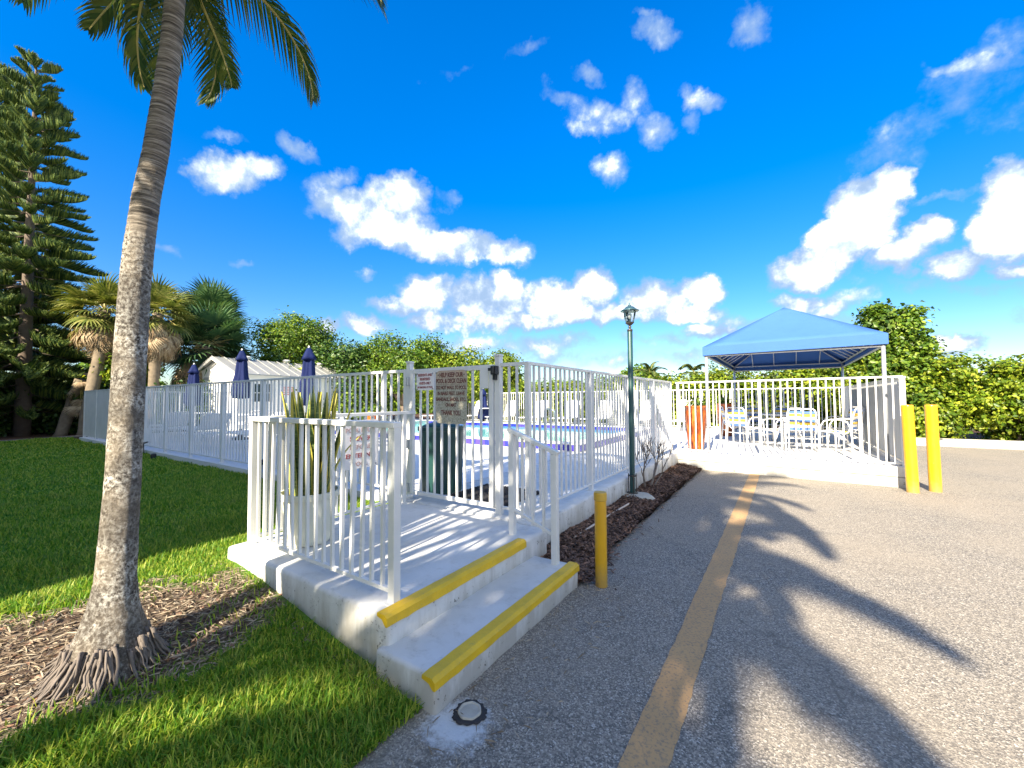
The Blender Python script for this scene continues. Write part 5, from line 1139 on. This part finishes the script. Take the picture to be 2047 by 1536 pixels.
def hedge_run(x0, x1, y, z, n, m, lab, grp, seed, asp=.75, sz=.115, dens=8600):
    for i in range(n):
        x = x0 + (x1 - x0) * (i + .5) / n; w = (x1 - x0) / n; zz = (z(x) if callable(z) else z) + gsh.uniform(-.10, .12)
        lob = [(x + gsh.uniform(-.5, .5) * w, y + gsh.uniform(-.35, .5), zz * f, w * .50, .75, zz * .24) for f in (.16, .3, .45, .6, .74, .82) for _ in range(2)]
        tree('hedge_shrub', lab + ', %s from the left' % ORD[i], 'hedge', (x, y, .08), lob, int(dens), sz, m, seed + i, .05, grp, .16, asp)
hedge_run(-16.5, -2.3, 18.3, 2.32, 8, M['leaf_yellow'], 'yellow green hedge shrub behind the far pool fence', 'hedge shrubs behind the far pool fence', 100)
hedge_run(-2.3, 2.2, 18.3, 2.72, 3, M['leaf_yellow'], 'yellow green hedge shrub seen under the blue canopy', 'hedge shrubs under the canopy line', 130)
hedge_run(2.2, 6.4, 18.3, lambda x: 2.75 - .07 * (x - 2.2), 3, M['leaf_yellow'], 'dense sea grape hedge shrub behind the tall bollards', 'hedge shrubs behind the kerb', 140, dens=14500)
hedge_run(6.4, 16, 18.5, 2.6, 5, M['leaf_gold'], 'golden croton shrub at the right end of the hedge', 'golden shrubs at the right edge', 150, asp=.4, sz=.16, dens=9500)
hedge_run(16, 30, 19, 3.0, 4, M['leaf_yellow'], 'hedge shrub beyond the right edge of the lot', 'hedge shrubs beyond the right edge', 160)
# dark undergrowth round the palms at left
for i, (x, y, z, r, m_, lab) in enumerate(((-23.5, 4.9, 1.5, 1.1, 'leaf_dark', 'dark bush in the shade between pine and fence end'), (-26.0, 3.4, 1.6, 1.4, 'leaf_dark', 'dark bush under the first norfolk pine'), (-20.9, 6.6, 1.7, 1.1, 'leaf_dark', 'dark bush behind the solid white fence panels'),
        (-23.2, 8.6, 2.0, 1.6, 'leaf_dark', 'dark leafy mass behind the sabal palms'), (-28.5, 1.0, 1.5, 1.5, 'leaf_dark', 'dark bush at the very left edge of the lawn'), (-18.2, 12.5, 1.5, 1.2, 'leaf_mid', 'green bush low behind the shed'), (-24.6, 1.1, .9, .9, 'leaf_dark', 'low dark bush in front of the first norfolk pine'), (-20.1, 9.9, 2.2, 1.2, 'leaf_yellow', 'bright bush between sabal palm and shed gable'),
        (-21.6, 5.3, 2.8, .8, 'leaf_yellow', 'sunlit bush between the two golden sabal palms'))):
    tree('bush', lab, 'bush', (x, y, .1), rl(x, y, z * .75, (r * .9, r * .6, z * .4), r * .7, 9, 40 + i), 9000, .14, M[m_], 60 + i, .06)
# wood far beyond, reads as one mass
P_ = []
gw = np.random.default_rng(77); n = 60000
a = gw.uniform(-2.2, 1.35, n); rr = gw.uniform(38, 60, n); zt = 3.2 + 1.1 * np.sin(a * 17) + .6 * np.sin(a * 41 + 1)
P_ = np.stack([rr * np.sin(a), rr * np.cos(a), gw.uniform(0, 1, n) ** .8 * zt * (rr / 46)], 1)
tag(link('distant_wood', leaves_mesh('distant_wood', P_, .55, M['leaf_mid'], seed=5)), 'low distant wood closing the horizon beyond the hedges', 'wood', None, 'stuff')

# ------------------------------------------------------------------ house behind the camera whose shadow covers the left lawn
t = thing('condo_building', 'cream two-storey building behind the camera shading the left lawn', 'building', (-18, -8, 0))
mb = MB(); mb.lo((-38, -14, -.1), (CONDO[0], CONDO[1], CONDO[2])); build(mb, 'wall', M['condo'], t)
mb = MB(); mb.lo((-38.4, -14.4, CONDO[2]), (CONDO[0] + .02, CONDO[1] + .02, CONDO[2] + .15)); build(mb, 'parapet', M['shedwall'], t)
for i in range(11):
    for z in (1.5, 4.3):
        x = -6.5 - i * 2.8; mb = MB(); mb.lo((x - .6, CONDO[1] - .05, z - .6), (x + .6, CONDO[1] + .03, z + .6)); w = build(mb, 'window', M['shedwall'], t)
        mb = MB(); mb.lo((x - .52, CONDO[1] + .02, z - .52), (x + .52, CONDO[1] + .045, z + .52)); build(mb, 'pane', M['window'], w)

# ------------------------------------------------------------------ grass, straw, mulch
def in_dirt(x, y, k=1.0):
    c, s = math.cos(DIRT[4]), math.sin(DIRT[4]); dx, dy = x - DIRT[0], y - DIRT[1]; u = (dx * c + dy * s) / DIRT[2]; v = (-dx * s + dy * c) / DIRT[3]
    return np.sqrt(u * u + v * v) + .10 * np.sin(x * 13 + y * 7) + .08 * np.sin(x * 31 - y * 23) - k
def blades(name, x0, x1, y0, y1, dens, ln, w, m, seed, lab=None):
    g = np.random.default_rng(seed); n = int((x1 - x0) * (y1 - y0) * dens); x = g.uniform(x0, x1, n); y = g.uniform(y0, y1, n)
    q = in_dirt(x, y); keep = (q > 0) | (g.uniform(0, 1, n) < .05 * (q > -.35)); keep &= ~((x > -3.66) & (y > 1.40)) & ~((x > -1.80) & (y > 1.37)); keep &= (g.uniform(0, 1, n) < np.clip(.25 + q * 4, .25, 1)) | (q <= 0)
    x, y = x[keep], y[keep]; n = len(x); z = lawn_z(x, y) - .004
    a = g.uniform(0, 6.283, n); lean = g.uniform(.15, 1.15, n); L = ln * g.uniform(.55, 1.35, n); L *= 1 + .35 * np.sin(x * 5.1 + 1) * np.sin(y * 4.3); ww = w * g.uniform(.7, 1.3, n) / 2; ta = a + np.pi / 2 + g.uniform(-.5, .5, n)
    dx, dy = np.cos(a), np.sin(a); tx, ty = np.cos(ta) * ww, np.sin(ta) * ww
    def pt(f, up, k): return np.stack([x + dx * L * f + tx * k, y + dy * L * f + ty * k, z + L * up], 1)
    s1 = np.sin(lean) * .35; c1 = np.cos(lean * .6) * .55; s2 = np.sin(lean) * .95; c2 = c1 + np.cos(lean * 1.25) * .40
    V = np.stack([pt(0, 0, -1), pt(0, 0, 1), pt(s1, c1, -.9), pt(s1, c1, .9), pt(s2, c2, 0)], 1).reshape(-1, 3)
    b = np.arange(n)[:, None] * 5; F = np.concatenate([b + [0, 1, 3], b + [0, 3, 2], b + [2, 3, 4]])
    return tri_mesh(name, V, F, m), lab
def strew(name, pts, ln, w, m, seed, lift=.01, tilt=.25):
    g = np.random.default_rng(seed); n = len(pts); a = g.uniform(0, 6.283, n); L = ln * g.uniform(.4, 1.4, n) / 2; ww = w * g.uniform(.5, 1.5, n) / 2; tz = g.uniform(-tilt, tilt, n) * L; P_ = pts + np.stack([0 * a, 0 * a, lift * g.uniform(.2, 1, n)], 1)
    d = np.stack([np.cos(a) * L, np.sin(a) * L, tz], 1); s = np.stack([-np.sin(a) * ww, np.cos(a) * ww, g.uniform(-.5, .5, n) * ww], 1); V = np.stack([P_ - d - s, P_ - d + s, P_ + d * .2 + s * .9 + [0, 0, .004], P_ + d + s * .3, P_ + d - s * .4, P_ + d * .1 - s], 1).reshape(-1, 3)
    b = np.arange(n)[:, None] * 6; F = np.concatenate([b + [0, 1, 2], b + [0, 2, 5], b + [5, 2, 3], b + [5, 3, 4]]); return tri_mesh(name, V, F, m)
parts_ = []
for k, (x0, x1, y0, y1, dn, ln, w) in enumerate(((-3.2, -1.44, .1, 1.45, 15000, .062, .0062), (-4.8, -3.2, -.4, 3.15, 9000, .058, .0065), (-3.2, -1.44, -1.0, .1, 6500, .062, .007), (-3.66, -3.2, 1.40, 3.15, 100, .05, .006), (-8.0, -4.8, -1.0, 3.2, 4200, .052, .009), (-13, -8, -1.5, 3.2, 1500, .05, .015), (-20.4, -13, -2.5, 3.2, 600, .055, .026))):
    me, _ = blades('grass', x0, x1, y0, y1, dn, ln, w, M['grass'], 200 + k)
    tag(link('grass', me), kind='stuff')
g = np.random.default_rng(9); n = 24000; x = g.uniform(-4.4, -2.0, n); y = g.uniform(-1.2, 2.0, n); k = in_dirt(x, y, 1.12) < 0; k &= ~((x > -3.66) & (y > 1.40)); x, y = x[k], y[k]
tag(link('dead_grass_litter', strew('dead_grass_litter', np.stack([x, y, lawn_z(x, y) + .002], 1), .055, .0042, M['deadgrass'], 3, .016, .3)), kind='stuff')
n = 5200; x = g.uniform(-4.4, -2.0, n); y = g.uniform(-1.2, 2.0, n); k = in_dirt(x, y, .95) < 0; x, y = x[k], y[k]
tag(link('bark_litter', strew('bark_litter', np.stack([x, y, lawn_z(x, y) + .001], 1), .035, .012, M['chips'], 4, .010, .2)), kind='stuff')
n = 15000; y = 2.98 + (9.0 - 2.98) * g.uniform(0, 1, n) ** 1.25; xe = -1.33 - .16 * np.clip((y - 3) / 2, 0, 1) + .03 * np.sin(y * 6) + .05 * g.normal(size=n) ** 2 * .5; x = -1.89 + (xe + 1.89) * g.uniform(0, 1, n); z = .012 + .075 * np.clip((-1.33 - x) / .4, 0, 1) + .012 * np.sin(y * 7)
tag(link('bark_mulch', strew('bark_mulch', np.stack([x, y, np.maximum(z, .004)], 1), .048, .013, M['chips'], 5, .022, .5)), kind='stuff')
# dry straw caught at the foot of the landing wall and scattered on the asphalt edge
n = 700; x = np.concatenate([g.uniform(-3.6, -1.7, 500), g.uniform(-1.36, -.9, 200)]); y = np.concatenate([1.38 - np.abs(g.normal(0, .05, 500)), g.uniform(1.0, 3.0, 200)])
tag(link('dead_grass_litter', strew('dead_grass_litter', np.stack([x, y, np.where(x < -1.42, lawn_z(x, y) + .004, .004)], 1), .045, .004, M['deadgrass'], 6, .012, .2)), kind='stuff')
